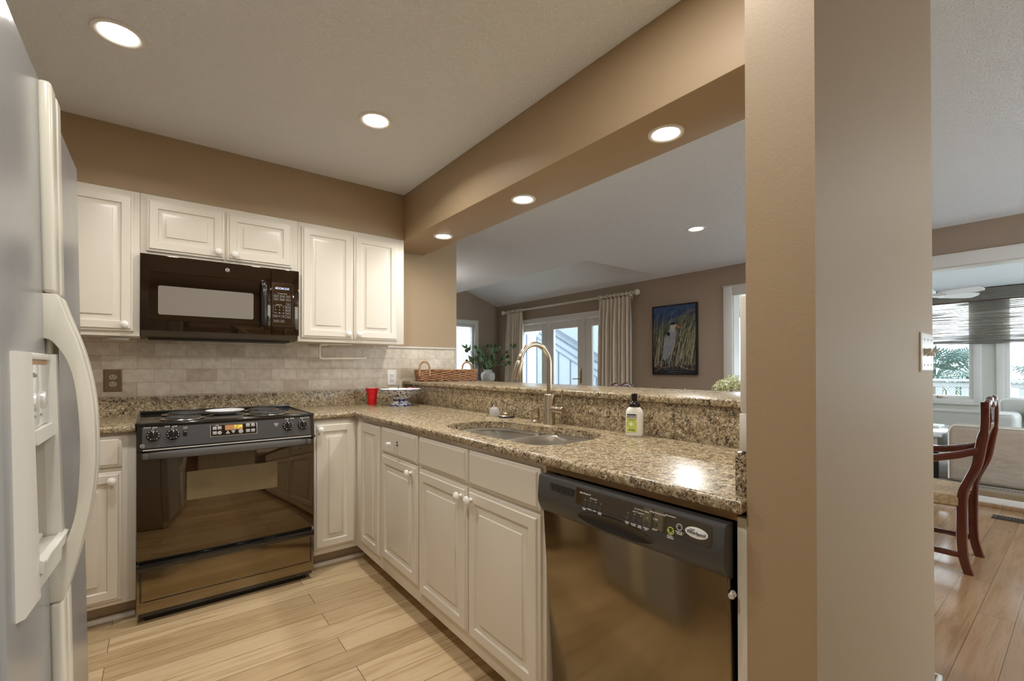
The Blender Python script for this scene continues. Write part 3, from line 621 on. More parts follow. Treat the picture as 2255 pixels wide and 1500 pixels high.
# ================================================================== stone
CT, CB = .914, .884
SO = catmull([(1.030, 1.80, 0), (1.09, 1.872, 0), (1.20, 1.888, 0), (1.29, 1.855, 0), (1.345, 1.775, 0), (1.362, 1.66, 0), (1.378, 1.54, 0), (1.412, 1.44, 0), (1.425, 1.34, 0), (1.405, 1.225, 0), (1.32, 1.163, 0), (1.20, 1.145, 0), (1.08, 1.150, 0), (1.026, 1.205, 0), (1.018, 1.32, 0), (1.020, 1.5, 0), (1.022, 1.68, 0)], 6)
def slab(poly, z0, z1, bev=.009):
    bm = bmesh.new(); f = bm.faces.new([bm.verts.new((a, b, z0)) for a, b in poly]); e = bmesh.ops.extrude_face_region(bm, geom=[f])
    for q in e['geom']:
        if isinstance(q, bmesh.types.BMVert): q.co.z = z1
    bmesh.ops.recalc_face_normals(bm, faces=bm.faces[:])
    ed = [q for q in bm.edges if abs(q.verts[0].co.z-q.verts[1].co.z) < 1e-6]
    bmesh.ops.bevel(bm, geom=ed, offset=bev, segments=3, profile=.5, affect='EDGES', clamp_overlap=True)
    return MB().frombm(bm, 'granite')
Lp = [(.690, 2.742), (.905, 2.742), (.926, 2.721), (.926, .4375), (1.53, .4375), (1.53, 3.328), (.690, 3.328)]
top = bool_cut(slab(Lp, CB, CT), MB().prism([(p.x, p.y) for p in SO], .2, 'granite', (0, 0, .8)))
for (cx, cy, r) in ((1.461, 1.588, .020), (1.46, 1.679, .010)): pass
single('countertop', top, 'speckled brown granite countertop turning the corner and holding the sink', 'countertop', (1.2, 1.9, CB))
single('countertop', slab([(-.76, 2.742), (-.088, 2.742), (-.088, 3.328), (-.76, 3.328)], CB, CT), 'short granite countertop between refrigerator and range', 'countertop', (-.42, 3.0, CB))
single('granite_backsplash', MB().box((-.76, 3.328, CB), (1.555, 3.347, 1.018), 'granite', .002), 'low granite strip along the tiled wall behind the range', 'backsplash', (.4, 3.337, CB))
single('granite_backsplash', MB().box((1.53, .4375, CB), (1.557, 3.327, 1.046), 'granite', .002), 'long granite riser between the sink counter and raised bar', 'backsplash', (1.54, 1.9, CB))
single('granite_backsplash', MB().box((.958, .4375, CT), (1.529, .4655, 1.006), 'granite', .002), 'small granite side piece against the tan wall end', 'backsplash', (1.25, .448, CT))
single('bar_top', slab([(1.508, .451), (2.005, .451), (2.005, 3.345), (1.508, 3.345)], 1.047, 1.076), 'raised granite bar top between kitchen and dining room', 'bar', (1.75, 1.9, 1.047))
# ---- sink
T = Thing('sink', 'stainless steel double-bowl sink set under the granite', 'sink', (1.21, 1.52, .7))
def bowl(ys, ye, zt):
    o = [p for p in SO]; cut = []
    ce = Vector(((1.02+1.38)/2, (ys+ye)/2, 0)); hx, hy = .185, (ye-ys)/2
    if ys < 1.4: ce.x = 1.222; hx = .208
    else: ce.x = 1.192; hx = .178
    R = []
    def ring(s, z, k=4.2):
        return [Vector((ce.x+hx*s*math.copysign(abs(cos(t))**(2/k), cos(t)), ce.y+hy*s*math.copysign(abs(sin(t))**(2/k), sin(t)), z)) for t in [2*pi*i/64 for i in range(64)]]
    for s, z in ((1.06, zt), (1.0, zt), (.985, zt-.006), (.975, zt-.03), (.955, zt-.13), (.93, zt-.165), (.87, zt-.185), (.72, zt-.193), (.12, zt-.197)): R.append(ring(s, z))
    return R, ce
for ys, ye in ((1.522, 1.885), (1.142, 1.502)):
    R, ce = bowl(ys, ye, .878); b = T.part('bowl', MB().loft(R, 'steel', cap0=False))
    T.part('drain', MB().lathe([(.0, .006), (.030, .006), (.040, .004), (.044, 0)], 'drain', (ce.x, ce.y, .681), 32), b)
T.part('divider', MB().box((1.0, 1.499, .868), (1.41, 1.525, .881), 'steel', .006))
T.part('rim', MB().loft([[Vector((p.x, p.y, .883))+(Vector((p.x-1.21, p.y-1.52, 0))).normalized()*d for p in SO] for d in (.03, -.004)], 'steel', cap0=False, cap1=False).loft([[Vector((p.x, p.y, z))+(Vector((p.x-1.21, p.y-1.52, 0))).normalized()*-.002 for p in SO] for z in (.883, .872)], 'steel', cap0=False, cap1=False))
# ---- faucet
T = Thing('faucet', 'brushed nickel gooseneck faucet behind the sink', 'faucet', (1.461, 1.588, CT))
T.part('base', MB().lathe([(0, 0), (.0285, 0), (.0285, .002), (.0272, .004), (.0272, .138), (.0245, .143), (.0, .1435)], 'nickel', (1.461, 1.588, CT), 40))
ac = Vector((1.371, 1.588, 1.2)); pts = [(1.461, 1.588, 1.05), (1.461, 1.588, 1.12), (1.461, 1.588, 1.2)]+[(ac.x+.09*cos(a), 1.588, ac.z+.09*sin(a)) for a in [radians(q) for q in range(8, 166, 6)]]
T.part('spout', MB().tube(pts+[(1.281, 1.588, 1.205)], .0122, 'nickel', 24))
hd = MB(); d = (Vector((1.258, 1.588, 1.133))-Vector((1.282, 1.588, 1.213))); hd.lathe([(.0, 0), (.0125, 0), (.0165, .004), (.0172, .012), (.0178, d.length-.003), (.0165, d.length), (0, d.length-.001)], 'nickel', (1.282, 1.588, 1.213), 32, d)
T.part('spray_head', hd)
h = T.part('handle', MB().cyl((1.461, 1.568, .985), (1.461, 1.528, .985), .0165, 'nickel', 28).cyl((1.461, 1.5275, .985), (1.461, 1.495, .985), .0175, 'nickel', 28))
T.part('lever', MB().tube([(1.461, 1.508, .99), (1.459, 1.503, 1.03), (1.456, 1.496, 1.078)], .0048, 'nickel', 14), h)
T = Thing('soap_dispenser', 'short brushed nickel soap dispenser beside the faucet', 'dispenser', (1.46, 1.679, CT))
T.part('base', MB().lathe([(0, 0), (.022, 0), (.022, .006), (.017, .010), (.0135, .012), (.0135, .026), (0, .026)], 'nickel', (1.46, 1.679, CT), 32))
T.part('pump', MB().lathe([(0, .0), (.0135, 0), (.0150, .003), (.0150, .046), (.0135, .048), (0, .048)], 'nickel', (1.46, 1.679, CT+.026), 32).tube([(1.452, 1.679, .974), (1.41, 1.679, .972), (1.366, 1.679, .964)], [.0055, .005, .0035], 'nickel', 12))
# ================================================================== refrigerator (leans back a little)
fx, fy = -.1586, .95
T = Thing('refrigerator', 'white side-by-side refrigerator with cream handles and in-door dispenser', 'refrigerator', (fx, fy, 0)); T.e.rotation_euler = (0, -.0198, 0)
T.part('body', MB().box((fx-.72, fy+.005, .02), (fx-.068, fy+.895, 1.745), 'fridge_white', .006))
T.part('base_grille', MB().box((fx-.075, fy+.01, .015), (fx-.05, fy+.89, .095), 'disp_grey', .003))
def fdoor(y0, y1):
    r = .022; k = 6; pl = [(fx-.062, y0)]+[(fx-r+r*sin(a), y0+r-r*cos(a)) for a in [pi/2*i/k for i in range(k+1)]]+[(fx-r+r*cos(a), y1-r+r*sin(a)) for a in [pi/2*i/k for i in range(k+1)]]+[(fx-.062, y1)]
    return MB().prism(pl, 1.665, 'fridge_white', (0, 0, .10))
dz0, dz1, ry0, ry1 = .79, 1.212, 1.115, 1.275
fd, rec = bool_cut(fdoor(.953, 1.3435), MB().box((fx-.055, ry0, .85), (fx+.05, ry1, 1.055), 'disp_grey'), True); D = T.part('freezer_door', fd)
D2 = T.part('fridge_door', fdoor(1.3505, 1.848))
def fhandle(y0, y1, par):
    out = [(1.335, .020), (1.285, .034), (1.23, .050), (1.165, .0625), (1.10, .0695), (1.03, .071), (.96, .069), (.89, .061), (.82, .047), (.765, .034), (.712, .020)]
    oc = catmull([(p, z, 0) for z, p in out], 4, False); inn = catmull([(p, z, 0) for z, p in [(.800, -.002), (.808, .012), (.845, .030), (.91, .043), (1.03, .049), (1.14, .044), (1.20, .032), (1.238, .012), (1.245, -.002)]], 4, False)
    poly = [(-.002, 1.335)]+[(p.x, p.y) for p in oc]+[(-.002, .712)]+[(p.x, p.y) for p in inn]
    m = MB().prism(poly, -(y1-y0), 'fridge_cream', (fx, y0, 0), X, Z, bev=.0035)
    for a, b in ((1.337, 1.764), (.11, .710)): m.box((fx-.002, y0, a), (fx+.019, y1, b), 'fridge_cream', .007, 3)
    m.tube([(fx+.004, y0+.5*(y1-y0), .78), (fx+.004, y0+.5*(y1-y0), 1.26)], .006, 'fridge_cream')
    return T.part('handle', m, par, 'cream handle yellowed with age')
fhandle(1.288, 1.340, D); fhandle(1.354, 1.402, D2)
# dispenser housing on the freezer door
hy = (1.018, 1.312)
hm = MB()
def wedge(m, ya, yb, yb2, z0, z1, p0, p1, mat):       # pillar: chamfered outer side, grows towards the bottom
    m.loft([[Vector((fx-.004, ya, z)), Vector((fx+p*.6, ya+.016, z)), Vector((fx+p, yb, z)), Vector((fx-.004, yb2, z))] for z, p in ((z0, p1), (z1, p0))], mat)
wedge(hm, hy[0], ry0, ry0, dz0, dz1, .010, .014, 'disp_white')
hm.loft([[Vector((fx-.004, ry1, z)), Vector((fx+p, ry1, z)), Vector((fx+p, hy[1]-.006, z)), Vector((fx-.004, hy[1], z))] for z, p in ((dz0+.05, .022), (dz1, .018))], 'disp_white')
hm.box((fx-.004, ry0, 1.200), (fx+.0105, ry1, dz1), 'disp_white', .002)
hm.loft([[Vector((fx-.004, y, 1.05)), Vector((fx+.015, y, 1.052)), Vector((fx+.013, y, 1.076)), Vector((fx-.004, y, 1.078))] for y in (ry0, ry1)], 'disp_white')
hm.loft([[Vector((fx-.004, y, dz0+.0)), Vector((fx+(.012 if y < 1.2 else .02), y, dz0+.012)), Vector((fx+(.014 if y < 1.2 else .022), y, .838)), Vector((fx-.004, y, .845))] for y in (ry0, ry1)], 'disp_white')
T.part('dispenser_housing', hm, D)
cp = MB().box((fx-.003, ry0, 1.078), (fx+.006, ry1, 1.200), 'disp_panel', .001)
cp.box((fx+.004, 1.12, 1.192), (fx+.0075, 1.265, 1.1985), 'mount_wood')
for y in (1.135, 1.215): cp.lathe([(0, 0), (.015, 0), (.0145, .004), (.012, .006), (0, .006)], 'logo_silver', (fx+.006, y, 1.125), 24, X, sx=1.1, sy=.9)
cp.text('Water', .012, (fx+.0062, 1.16, 1.172), Y, Z, 'print_grey').text('LOCK', .007, (fx+.0062, 1.205, 1.098), Y, Z, 'print_grey').text('LIGHT', .007, (fx+.0062, 1.15, 1.098), Y, Z, 'print_grey')
T.part('dispenser_controls', cp, D)
T.part('dispenser_recess', rec.box((fx-.0525, 1.178, .85), (fx-.0505, 1.180, 1.055), 'gap_dark').box((fx-.05, ry0+.03, .99), (fx-.02, ry0+.10, 1.05), 'disp_grey', .006), D)
T.part('drip_tray', MB().box((fx-.05, ry0+.002, .846), (fx+.022, ry1-.002, .852), 'disp_white', .001).loft([[Vector((fx+.006, y, .836)), Vector((fx+.018+o, y, .830)), Vector((fx+.020+o, y, .850)), Vector((fx+.010+o, y, .856))] for y, o in ((ry0-.002, 0), (ry1+.03, .008))], 'disp_white').tube([(fx-.01, ry0+.01, .858), (fx-.01, ry1-.01, .858)], .006, 'disp_white'), D)

# ================================================================== range
rx0, rx1 = -.083, .683
T = Thing('range', 'black slide-in electric range with four coil burners', 'range', (.3, 3.0, 0))
T.part('body', MB().box((rx0+.006, 2.70, .03), (rx1-.006, 3.30, .905), 'black_enamel', .003).box((rx0+.03, 2.73, 0), (rx1-.03, 3.25, .03), 'gap_dark').box((rx0+.008, 2.69, .798), (rx1-.008, 2.72, .808), 'gap_dark'))
top = MB().box((rx0-.007, 2.692, .914), (rx1+.004, 3.322, .9225), 'black_enamel', .003)
top.box((rx0-.004, 3.300, .920), (rx1+.001, 3.322, .936), 'black_enamel', .003).box((rx0-.006, 2.692, .9215), (rx0+.008, 3.31, .926), 'black_enamel', .002).box((rx1-.010, 2.692, .9215), (rx1+.003, 3.31, .926), 'black_enamel', .002).box((rx0-.006, 2.692, .9215), (rx1+.003, 2.704, .926), 'black_enamel', .002)
T.part('cooktop', top)
def burner(cx, cy, r):
    m = MB().lathe([(r*.42, .9228), (r*.8, .9229), (r*.93, .9245), (r*1.0, .9285), (r*1.08, .9285), (r*1.10, .9262), (r*1.06, .9228)], 'drip_pan', (cx, cy, 0), 40)
    b = T.part('burner', m)
    turns = 4.3; n = int(turns*28); pts = []
    for i in range(n+1):
        t = i/n; a = 2*pi*turns*t; q = r*(.20+.72*t); pts.append((cx+q*cos(a), cy+q*sin(a), .9335))
    c = MB().tube(pts, r*.058, 'coil', 8, flat=.7)
    for a in (.5, 2.6, 4.7): c.box((cx, cy-.003, .9255), (cx+r*.92, cy+.003, .9315), 'drip_pan', rot=Matrix.Rotation(a, 3, 'Z'), piv=(cx, cy, .93))
    T.part('coil', c, b)
burner(.092, 2.845, .086); burner(.120, 3.105, .104); burner(.475, 2.855, .104); burner(.490, 3.105, .086)
# control panel, tilted
p0 = Vector((0, 2.676, .806)); p1 = Vector((0, 2.699, .914)); pv = (p1-p0).normalized(); pn = X.cross(pv); ph = (p1-p0).length
def cpt(x, z, off=0.): return Vector((x, 0, 0))+p0+pv*(ph*(z-.806)/.108)+pn*off
bp = MB().loft([[Vector((x, 2.71, .806)), Vector((x, 2.676, .806)), Vector((x, 2.699, .914)), Vector((x, 2.72, .914))] for x in (rx0, rx1)], 'black_enamel')
bp.loft([[cpt(x, .812, 0), cpt(x, .812, .0012), cpt(x, .905, .0012), cpt(x, .905, 0)] for x in (rx0+.02, rx1-.02)], 'panel_grey')
bp.box((rx0, 2.668, .796), (rx1+.004, 2.70, .8055), 'black_enamel', .003).box((rx0+.022, 2.664, .8015), (rx1-.02, 2.669, .8065), 'logo_silver', .001)
CP = T.part('control_panel', bp)
for x in (-.023, .051, .550, .625):
    k = MB().lathe([(0, 0), (.026, 0), (.0255, .006), (.0225, .011), (.0205, .012), (.0175, .012), (.016, .0135), (0, .0135)], 'knob_black', cpt(x, .868, .0012), 40, pn)
    c = cpt(x, .868, .0147); k.prism([(-.0048, -.019), (.0048, -.019), (.0048, .019), (-.0048, .019)], .010, 'knob_black', c, X, pv, .0015)
    k.prism([(-.0008, .008), (.0008, .008), (.0008, .018), (-.0008, .018)], .0104, 'print_white', c, X, pv)
    for a in range(-50, 260, 34):
        q = radians(a); k.box(c+X*.0215*cos(q)-pv*.0215*sin(q)-Vector((.0016, .0007, .0016)), c+X*.0215*cos(q)-pv*.0215*sin(q)+Vector((.0016, .0007, .0016)), 'print_white') if a not in (86,) else None
    T.part('knob', k, CP)
pr = MB(); lu, lv = X, pv
for x, s in ((-.023, 'FRONT'), (.051, 'REAR')): pr.text(s, .0085, cpt(x-.022, .905, .002), lu, lv, 'print_white').text('AAA', .0095, cpt(x+.006, .904, .002), lu, lv, 'print_white').prism([(-.0008, -.006), (.0008, -.006), (.0008, .001), (-.0008, .001)], .0004, 'print_white', cpt(x, .899, .0014), lu, lv)
for x, s in ((.550, 'REAR'), (.625, 'FRONT')): pr.text('AAA', .0095, cpt(x-.004, .904, .002), lu, lv, 'print_white').text(s, .0085, cpt(x+.022, .905, .002), lu, lv, 'print_white').prism([(-.0008, -.006), (.0008, -.006), (.0008, .001), (-.0008, .001)], .0004, 'print_white', cpt(x, .899, .0014), lu, lv)
for x in (-.023, .051, .55, .625): pr.text('MED', .0062, cpt(x, .851, .0135), lu, lv, 'print_white')
pr.text('SURFACE', .0052, cpt(.493, .884, .002), lu, lv, 'print_white').text('UNIT ON', .0052, cpt(.493, .879, .002), lu, lv, 'print_white').text('OVEN', .0062, cpt(.098, .896, .002), lu, lv, 'print_white').text('LIGHT', .0062, cpt(.098, .890, .002), lu, lv, 'print_white')
pr.prism([(-.008, .006), (.008, .006), (0, -.006)], .0004, 'print_grey', cpt(.493, .872, .0014), lu, lv)
T.part('lettering', pr, CP)
def badge(mb, c, u, v, r, s):
    n = Vector(u).cross(Vector(v)); mb.lathe([(0, 0), (r, 0), (r, .0008), (0, .0008)], 'logo_silver', c, 32, n).lathe([(0, .0008), (r*.84, .0008), (r*.84, .0010), (0, .0010)], 'panel_grey', c, 32, n)
    mb.text(s, r*1.05, Vector(c)+n*.001, u, v, 'logo_silver'); return mb
T.part('badge', badge(MB(), cpt(-.0625, .824, .0012), lu, lv, .0085, 'GE'), CP, 'small round silver maker badge')
rk = MB().prism([(-.0085, -.017), (.0085, -.017), (.0085, .013), (-.0085, .013)], .002, 'gap_dark', cpt(.0975, .872, .0012), lu, lv, .0006).prism([(-.006, -.010), (.006, -.010), (.006, .008), (-.006, .008)], .005, 'knob_black', cpt(.0975, .871, .003), lu, lv, .0015); T.part('rocker_switch', rk, CP)
ck = MB().prism([(0, 0), (.204, 0), (.204, .057), (0, .057)], .002, 'logo_silver', cpt(.198, .8405, .0008), lu, lv, .0006).prism([(.002, .002), (.202, .002), (.202, .0565), (.002, .0565)], .0024, 'black_glass', cpt(.198, .8405, .0008), lu, lv)
for x, z in ((.2165, .885), (.237, .8855), (.2165, .862), (.344+.0165, .889), (.344+.0395, .889), (.344+.0165, .862), (.344+.0395, .862)):
    ck.prism([(-.0088, -.008), (.0088, -.008), (.0088, .008), (-.0088, .008)], .0008, 'print_grey', cpt(x, z-.004, .003), lu, lv, .0003)
for x, z, s in ((.2165, .885, 'BAKE'), (.237, .8855, 'BROIL'), (.2165, .862, 'CLEAN'), (.237, .862, 'TIMED'), (.3605, .889, 'COOK'), (.3835, .889, 'ON'), (.3605, .862, 'DELAY'), (.3835, .862, 'CLOCK')): ck.text(s, .0052, cpt(x, z-.003, .0042), lu, lv, 'print_white')
ck.lathe([(0, 0), (.0092, 0), (.0092, .0008), (0, .0008)], 'print_grey', cpt(.237, .858, .003), 24, pn).lathe([(0, 0), (.011, 0), (.0105, .0008), (0, .0008)], 'print_grey', cpt(.3285, .858, .003), 24, pn)
ck.text('CLEAR', .0050, cpt(.3285, .858, .0042), lu, lv, 'print_white').text('OVEN', .0055, cpt(.227, .8935, .0036), lu, lv, 'print_white').text('TIME CONTROL', .0050, cpt(.372, .8945, .0036), lu, lv, 'print_white')
ck.prism([(-.010, -.007), (.010, -.007), (0, .010)], .0008, 'print_grey', cpt(.272, .857, .003), lu, lv).prism([(-.010, .008), (0, -.009), (.010, .008)], .0008, 'print_grey', cpt(.296, .858, .003), lu, lv)
T.part('clock_panel', ck, CP)
ds = MB().prism([(0, 0), (.077, 0), (.077, .025), (0, .025)], .0004, 'screen_amber', cpt(.2605, .868, .0034), lu, lv).text('7:39', .021, cpt(.317, .881, .004), lu, lv, 'digit_yellow'); T.part('clock_display', ds, CP, 'amber clock display reading 7:39')
# oven door
od = MB().box((rx0, 2.685, .296), (rx1, 2.712, .797), 'black_glass', .004)
OD = T.part('oven_door', od)
T.part('oven_window', MB().prism([(.108, .545), (.494, .545), (.498, .549), (.498, .678), (.494, .682), (.108, .682), (.104, .678), (.104, .549)], .0012, 'oven_window', (0, 2.6855, 0), X, Z), OD)
def hprof(x):
    t = (x-.3)/.37; b = .045*(1-t**4)+.003; zc = .777
    return [Vector((x, 2.686-b*.35, zc+.018)), Vector((x, 2.686-b, zc+.012)), Vector((x, 2.686-b-.003, zc)), Vector((x, 2.686-b, zc-.014)), Vector((x, 2.686-b+.008, zc-.018)), Vector((x, 2.686-b+.010, zc+.010))]
T.part('handle', MB().loft([hprof(-.066+.732*i/24) for i in range(25)], 'handle_grey').box((-.062, 2.66, .763), (-.040, 2.69, .79), 'handle_grey', .003).box((.640, 2.66, .763), (.662, 2.69, .79), 'handle_grey', .003), OD, 'dark grey bar handle')
dw = MB().box((rx0, 2.690, .050), (rx1, 2.71, .276), 'black_door', .004).box((rx0-.001, 2.678, .247), (rx1+.001, 2.70, .277), 'black_enamel', .004)
dw.box((rx0+.022, 2.6875, .100), (rx1-.022, 2.691, .104), 'black_enamel', .001).box((rx0+.012, 2.6875, .10), (rx0+.018, 2.691, .24), 'black_enamel', .001).box((rx1-.018, 2.6875, .10), (rx1-.012, 2.691, .24), 'black_enamel', .001)
T.part('drawer', dw)
single('plate', MB().lathe([(0, .006), (.045, .006), (.052, .008), (.088, .020), (.0935, .0235), (.0945, .021), (.088, .0155), (.056, .002), (.050, 0), (0, 0)], 'china_white', (.29, 3.0, .9236), 48), 'shallow white dish on the black cooktop between the burners', 'plate', (.29, 3.0, .9236))

# ================================================================== microwave
mx0, mx1, mz0, mz1, my = -.0815, .6775, 1.378, 1.777, 3.012
T = Thing('microwave', 'black over-the-range microwave under the short cabinet', 'microwave', (.3, 3.2, 1.35))
b = MB().box((mx0, my+.03, mz0-.002), (mx1, 3.345, mz1), 'black_enamel', .002)
b.loft([[Vector((x, my+.012, mz0)), Vector((x, 3.34, mz0)), Vector((x, 3.34, 1.352)), Vector((x, my+.11, 1.345))] for x in (mx0+.002, mx1-.002)], 'under_grey')
T.part('body', b)
T.part('vent_grille', MB().box((mx0+.03, my+.11, 1.340), (mx1-.03, 3.28, 1.3495), 'gap_dark', .002))
dm = MB().box((mx0, my, mz0), (.5225, my+.034, mz1), 'mw_glass', .003)
dm.panel((-.047, my, 1.432), X, Z, .552, .261, [(0, -.001), (0, .0015), (.002, .003), (.004, .003), (.006, .0012), (.01, .0012)], 'mw_glass')
MD = T.part('door', dm)
wr = .012; wp = [(-.008+wr*(1-cos(a)), 1.464+wr*(1-sin(a))) for a in [pi/2*k/5 for k in range(6)]]
def rrect(x0, z0, x1, z1, r, k=5):
    o = []
    for cx, cz, s in ((x1-r, z1-r, 0), (x0+r, z1-r, pi/2), (x0+r, z0+r, pi), (x1-r, z0+r, 3*pi/2)):
        o += [(cx+r*cos(s+pi/2*i/k), cz+r*sin(s+pi/2*i/k)) for i in range(k+1)]
    return o
T.part('window', MB().prism(rrect(-.008, 1.464, .431, 1.616, .010), .002, 'mw_window', (0, my-.0008, 0), X, Z), MD)
hp = catmull([(.4815, my-.002, 1.690, 0)[:3], (.4815, my-.022, 1.680), (.4815, my-.031, 1.64), (.4815, my-.034, 1.56), (.4815, my-.031, 1.48), (.4815, my-.022, 1.442), (.4815, my-.002, 1.432)], 5, False)
T.part('handle', MB().tube(hp, .015, 'knob_black', 14, flat=.6), MD)
T.part('badge', badge(MB(), (.3015, my-.0003, 1.737), X, Z, .0105, 'GE'), MD, 'small round silver maker badge')
cm = MB().box((.5240, my, mz0), (mx1, my+.034, mz1), 'mw_glass', .003).prism(rrect(.528, 1.432, .643, 1.694, .008), .0010, 'panel_grey', (0, my, 0), X, Z).prism(rrect(.5295, 1.4335, .6415, 1.6925, .007), .0014, 'mw_glass', (0, my, 0), X, Z)
MP = T.part('control_panel', cm)
T.part('display', MB().text('0CC0CCO', .0165, (.584, my-.0016, 1.660), X, Z, 'digit_blue'), MP, 'blue-white lit display characters')
def outline(mb, x, z, w, h, t, mat, y):
    mb.box((x-w/2, y-.0004, z-h/2), (x+w/2, y, z-h/2+t), mat).box((x-w/2, y-.0004, z+h/2-t), (x+w/2, y, z+h/2), mat).box((x-w/2, y-.0004, z-h/2), (x-w/2+t, y, z+h/2), mat).box((x+w/2-t, y-.0004, z-h/2), (x+w/2, y, z+h/2), mat); return mb
ky = my-.0015; km = MB().text('Convenience Cooking', .0056, (.584, ky, 1.630), X, Z, 'print_white').text('Express Cook', .0054, (.566, ky, 1.562), X, Z, 'print_white')
for x, z, s in ((.550, 1.614, 'Popcorn'), (.584, 1.614, 'Beverage'), (.617, 1.614, 'Reheat'), (.550, 1.594, 'Potato'), (.584, 1.594, 'Vegetable'), (.617, 1.594, 'Defrost'), (.617, 1.568, 'Power'), (.617, 1.549, 'Time Cook'), (.617, 1.530, 'Reminder'), (.617, 1.511, 'Kitchen'), (.617, 1.490, 'Settings'), (.547, 1.493, 'Cancel'), (.591, 1.493, 'Start'), (.551, 1.463, 'Vent Fan'), (.584, 1.463, 'Light')):
    outline(km, x, z, .0265, .0155, .0008, 'print_grey', ky).text(s, .0058, (x, ky, z), X, Z, 'print_white')
outline(km, .568, 1.534, .066, .046, .0008, 'print_grey', ky)
for k, s in enumerate('123456789'): km.text(s, .0085, (.547+.0215*(k % 3), ky, 1.549-.0185*(k//3)), X, Z, 'print_white')
km.text('0', .0085, (.5685, ky, 1.493), X, Z, 'print_white'); T.part('keypad', km, MP)

# ================================================================== dishwasher
T = Thing('dishwasher', 'black built-in dishwasher under the granite peninsula', 'dishwasher', (1.2, .755, 0))
T.part('body', MB().box((.990, .462, .09), (1.52, 1.047, .858), 'black_enamel').box((1.02, .465, 0), (1.05, 1.045, .09), 'gap_dark'))
db = MB().box((.930, .4685, .11), (.952, 1.0405, .748), 'black_door', .004)
for q in db.v: q.x += (.748-q.z)*.072
DD = T.part('door', db)
ya, yb = .4665, 1.0425
def dprof(y):
    return [Vector((x, y, z)) for x, z in ((.950, .742), (.934, .744), (.922, .757), (.913, .775), (.9105, .792), (.9112, .802), (.9155, .853), (.918, .8575), (.923, .859), (.950, .859))]
pm = MB().loft([dprof(ya+(yb-ya)*i/20) for i in range(21)], 'panel_grey')
yc = .757; cut = MB().lathe([(max(1-t*t, 0)**.5*.017+1e-4, .132*t) for t in [-1+2*i/20 for i in range(21)]], 'pocket_dark', (.906, yc, .7705), 24, Y, sx=1.25, sy=1.9)
pm, pk = bool_cut(pm, cut, True); PM = T.part('control_panel', pm)
T.part('handle_pocket', pk, PM)
pa, pb = Vector((.9112, 0, .802)), Vector((.9155, 0, .853)); dv = (pb-pa).normalized(); du = -Y; dn = du.cross(dv)
def dpt(y, z, off=0.): return Vector((0, y, 0))+pa+dv*((z-.802)/dv.z)+dn*off
fa = MB().prism([(0, -.013+.016), (.385, 0), (.392, .006), (.392, .040), (.385, .046), (.0, .046)], .0008, 'black_glass', dpt(.884, .806, .0003), du, dv); T.part('control_face', fa, PM)
vt = MB().prism([(0, 0), (.092, 0), (.097, .020), (-.004, .020)], .0006, 'gap_dark', dpt(.986, .823, .0003), du, dv)
for k in range(10): vt.prism([(.004+.0092*k, .001), (.0065+.0092*k, .001), (.0065+.0092*k, .0135), (.004+.0092*k, .0135)], .0022, 'panel_grey', dpt(.986, .8235, .0004), du, dv)
T.part('vent', vt, PM)
lt = MB()
for y, z in ((.851, .812), (.832, .813), (.814, .813), (.796, .813), (.708, .813), (.689, .814), (.671, .814), (.653, .814), (.629, .817)):
    T.part('button', MB().lathe([(0, 0), (.0062, 0), (.0062, .0008), (.0050, .0008), (.0048, .0004), (.0044, .0004), (.0040, .0009), (0, .0010)], 'panel_grey', dpt(y, z, .001), 24, dn), PM)
    lt.lathe([(0, 0), (.0016, 0), (.0016, .0004), (0, .0004)], 'print_grey', dpt(y-.002, z+.013, .001), 12, dn)
for y, z, r, mt in ((.588, .815, .0085, 'label_green'), (.567, .829, .0075, 'logo_silver')):
    T.part('button', MB().lathe([(0, 0), (r, 0), (r, .001), (r-.0013, .0011)], mt, dpt(y, z, .001), 28, dn).lathe([(r-.0013, .0011), (r-.002, .0006), (r-.0025, .0010), (0, .0012)], 'black_enamel', dpt(y, z, .001), 28, dn), PM)
for y, z, s, q in ((.850, .841, 'Quiet Partner II', .0062), (.820, .833, 'C Y C L E S', .0048), (.675, .8405, 'S T A T U S', .0052), (.677, .833, 'O P T I O N S', .0052), (.653, .841, 'Sensing', .0042), (.624, .845, 'Soaking Washing Drying', .0043), (.590, .847, 'Clean Sanitized', .0043),
                   (.851, .802, 'POTS &', .0042), (.851, .7985, 'PANS', .0042), (.832, .803, 'NORMAL', .0042), (.814, .803, 'LIGHT', .0042), (.796, .803, 'QUICK', .0042), (.796, .7995, 'RINSE', .0042),
                   (.708, .803, 'HEAVY', .0042), (.708, .7995, 'SOIL', .0042), (.689, .803, 'HI-TEMP', .0042), (.689, .7995, 'WASH', .0042), (.671, .803, 'SANI', .0042), (.671, .7995, 'RINSE', .0042), (.653, .803, 'HEATED', .0042), (.653, .7995, 'DRY', .0042), (.629, .806, 'DELAY', .0046), (.629, .830, '2 4 8', .006),
                   (.588, .803, 'START /', .0046), (.588, .799, 'RESUME', .0046), (.566, .818, 'CANCEL /', .0046), (.566, .814, 'DRAIN', .0046)):
    lt.text(s, q, dpt(y, z, .0012), du, dv, 'print_white')
T.part('lettering', lt, PM)
ov = MB().lathe([(0, 0), (.0265, 0), (.0262, .0014), (0, .002)], 'print_white', dpt(.5265, .8275, .0008), 40, dn)
n0 = len(ov.v)
qv = dpt(.5265, .8275); ov.v = [qv+du*(p-qv).dot(du)*1.0+dv*(p-qv).dot(dv)*.44+dn*(p-qv).dot(dn) for p in ov.v]
ov.text('Whirlpool', .0105, dpt(.5265, .827, .0032), du, dv, 'label_dark').tube([dpt(.5265+a, .8275+b, .003) for a, b in ((.016, .0045), (.012, .0062), (.004, .0060), (.008, .0045))], .0005, 'label_dark', 6)
T.part('badge', ov, PM, 'white oval maker badge')
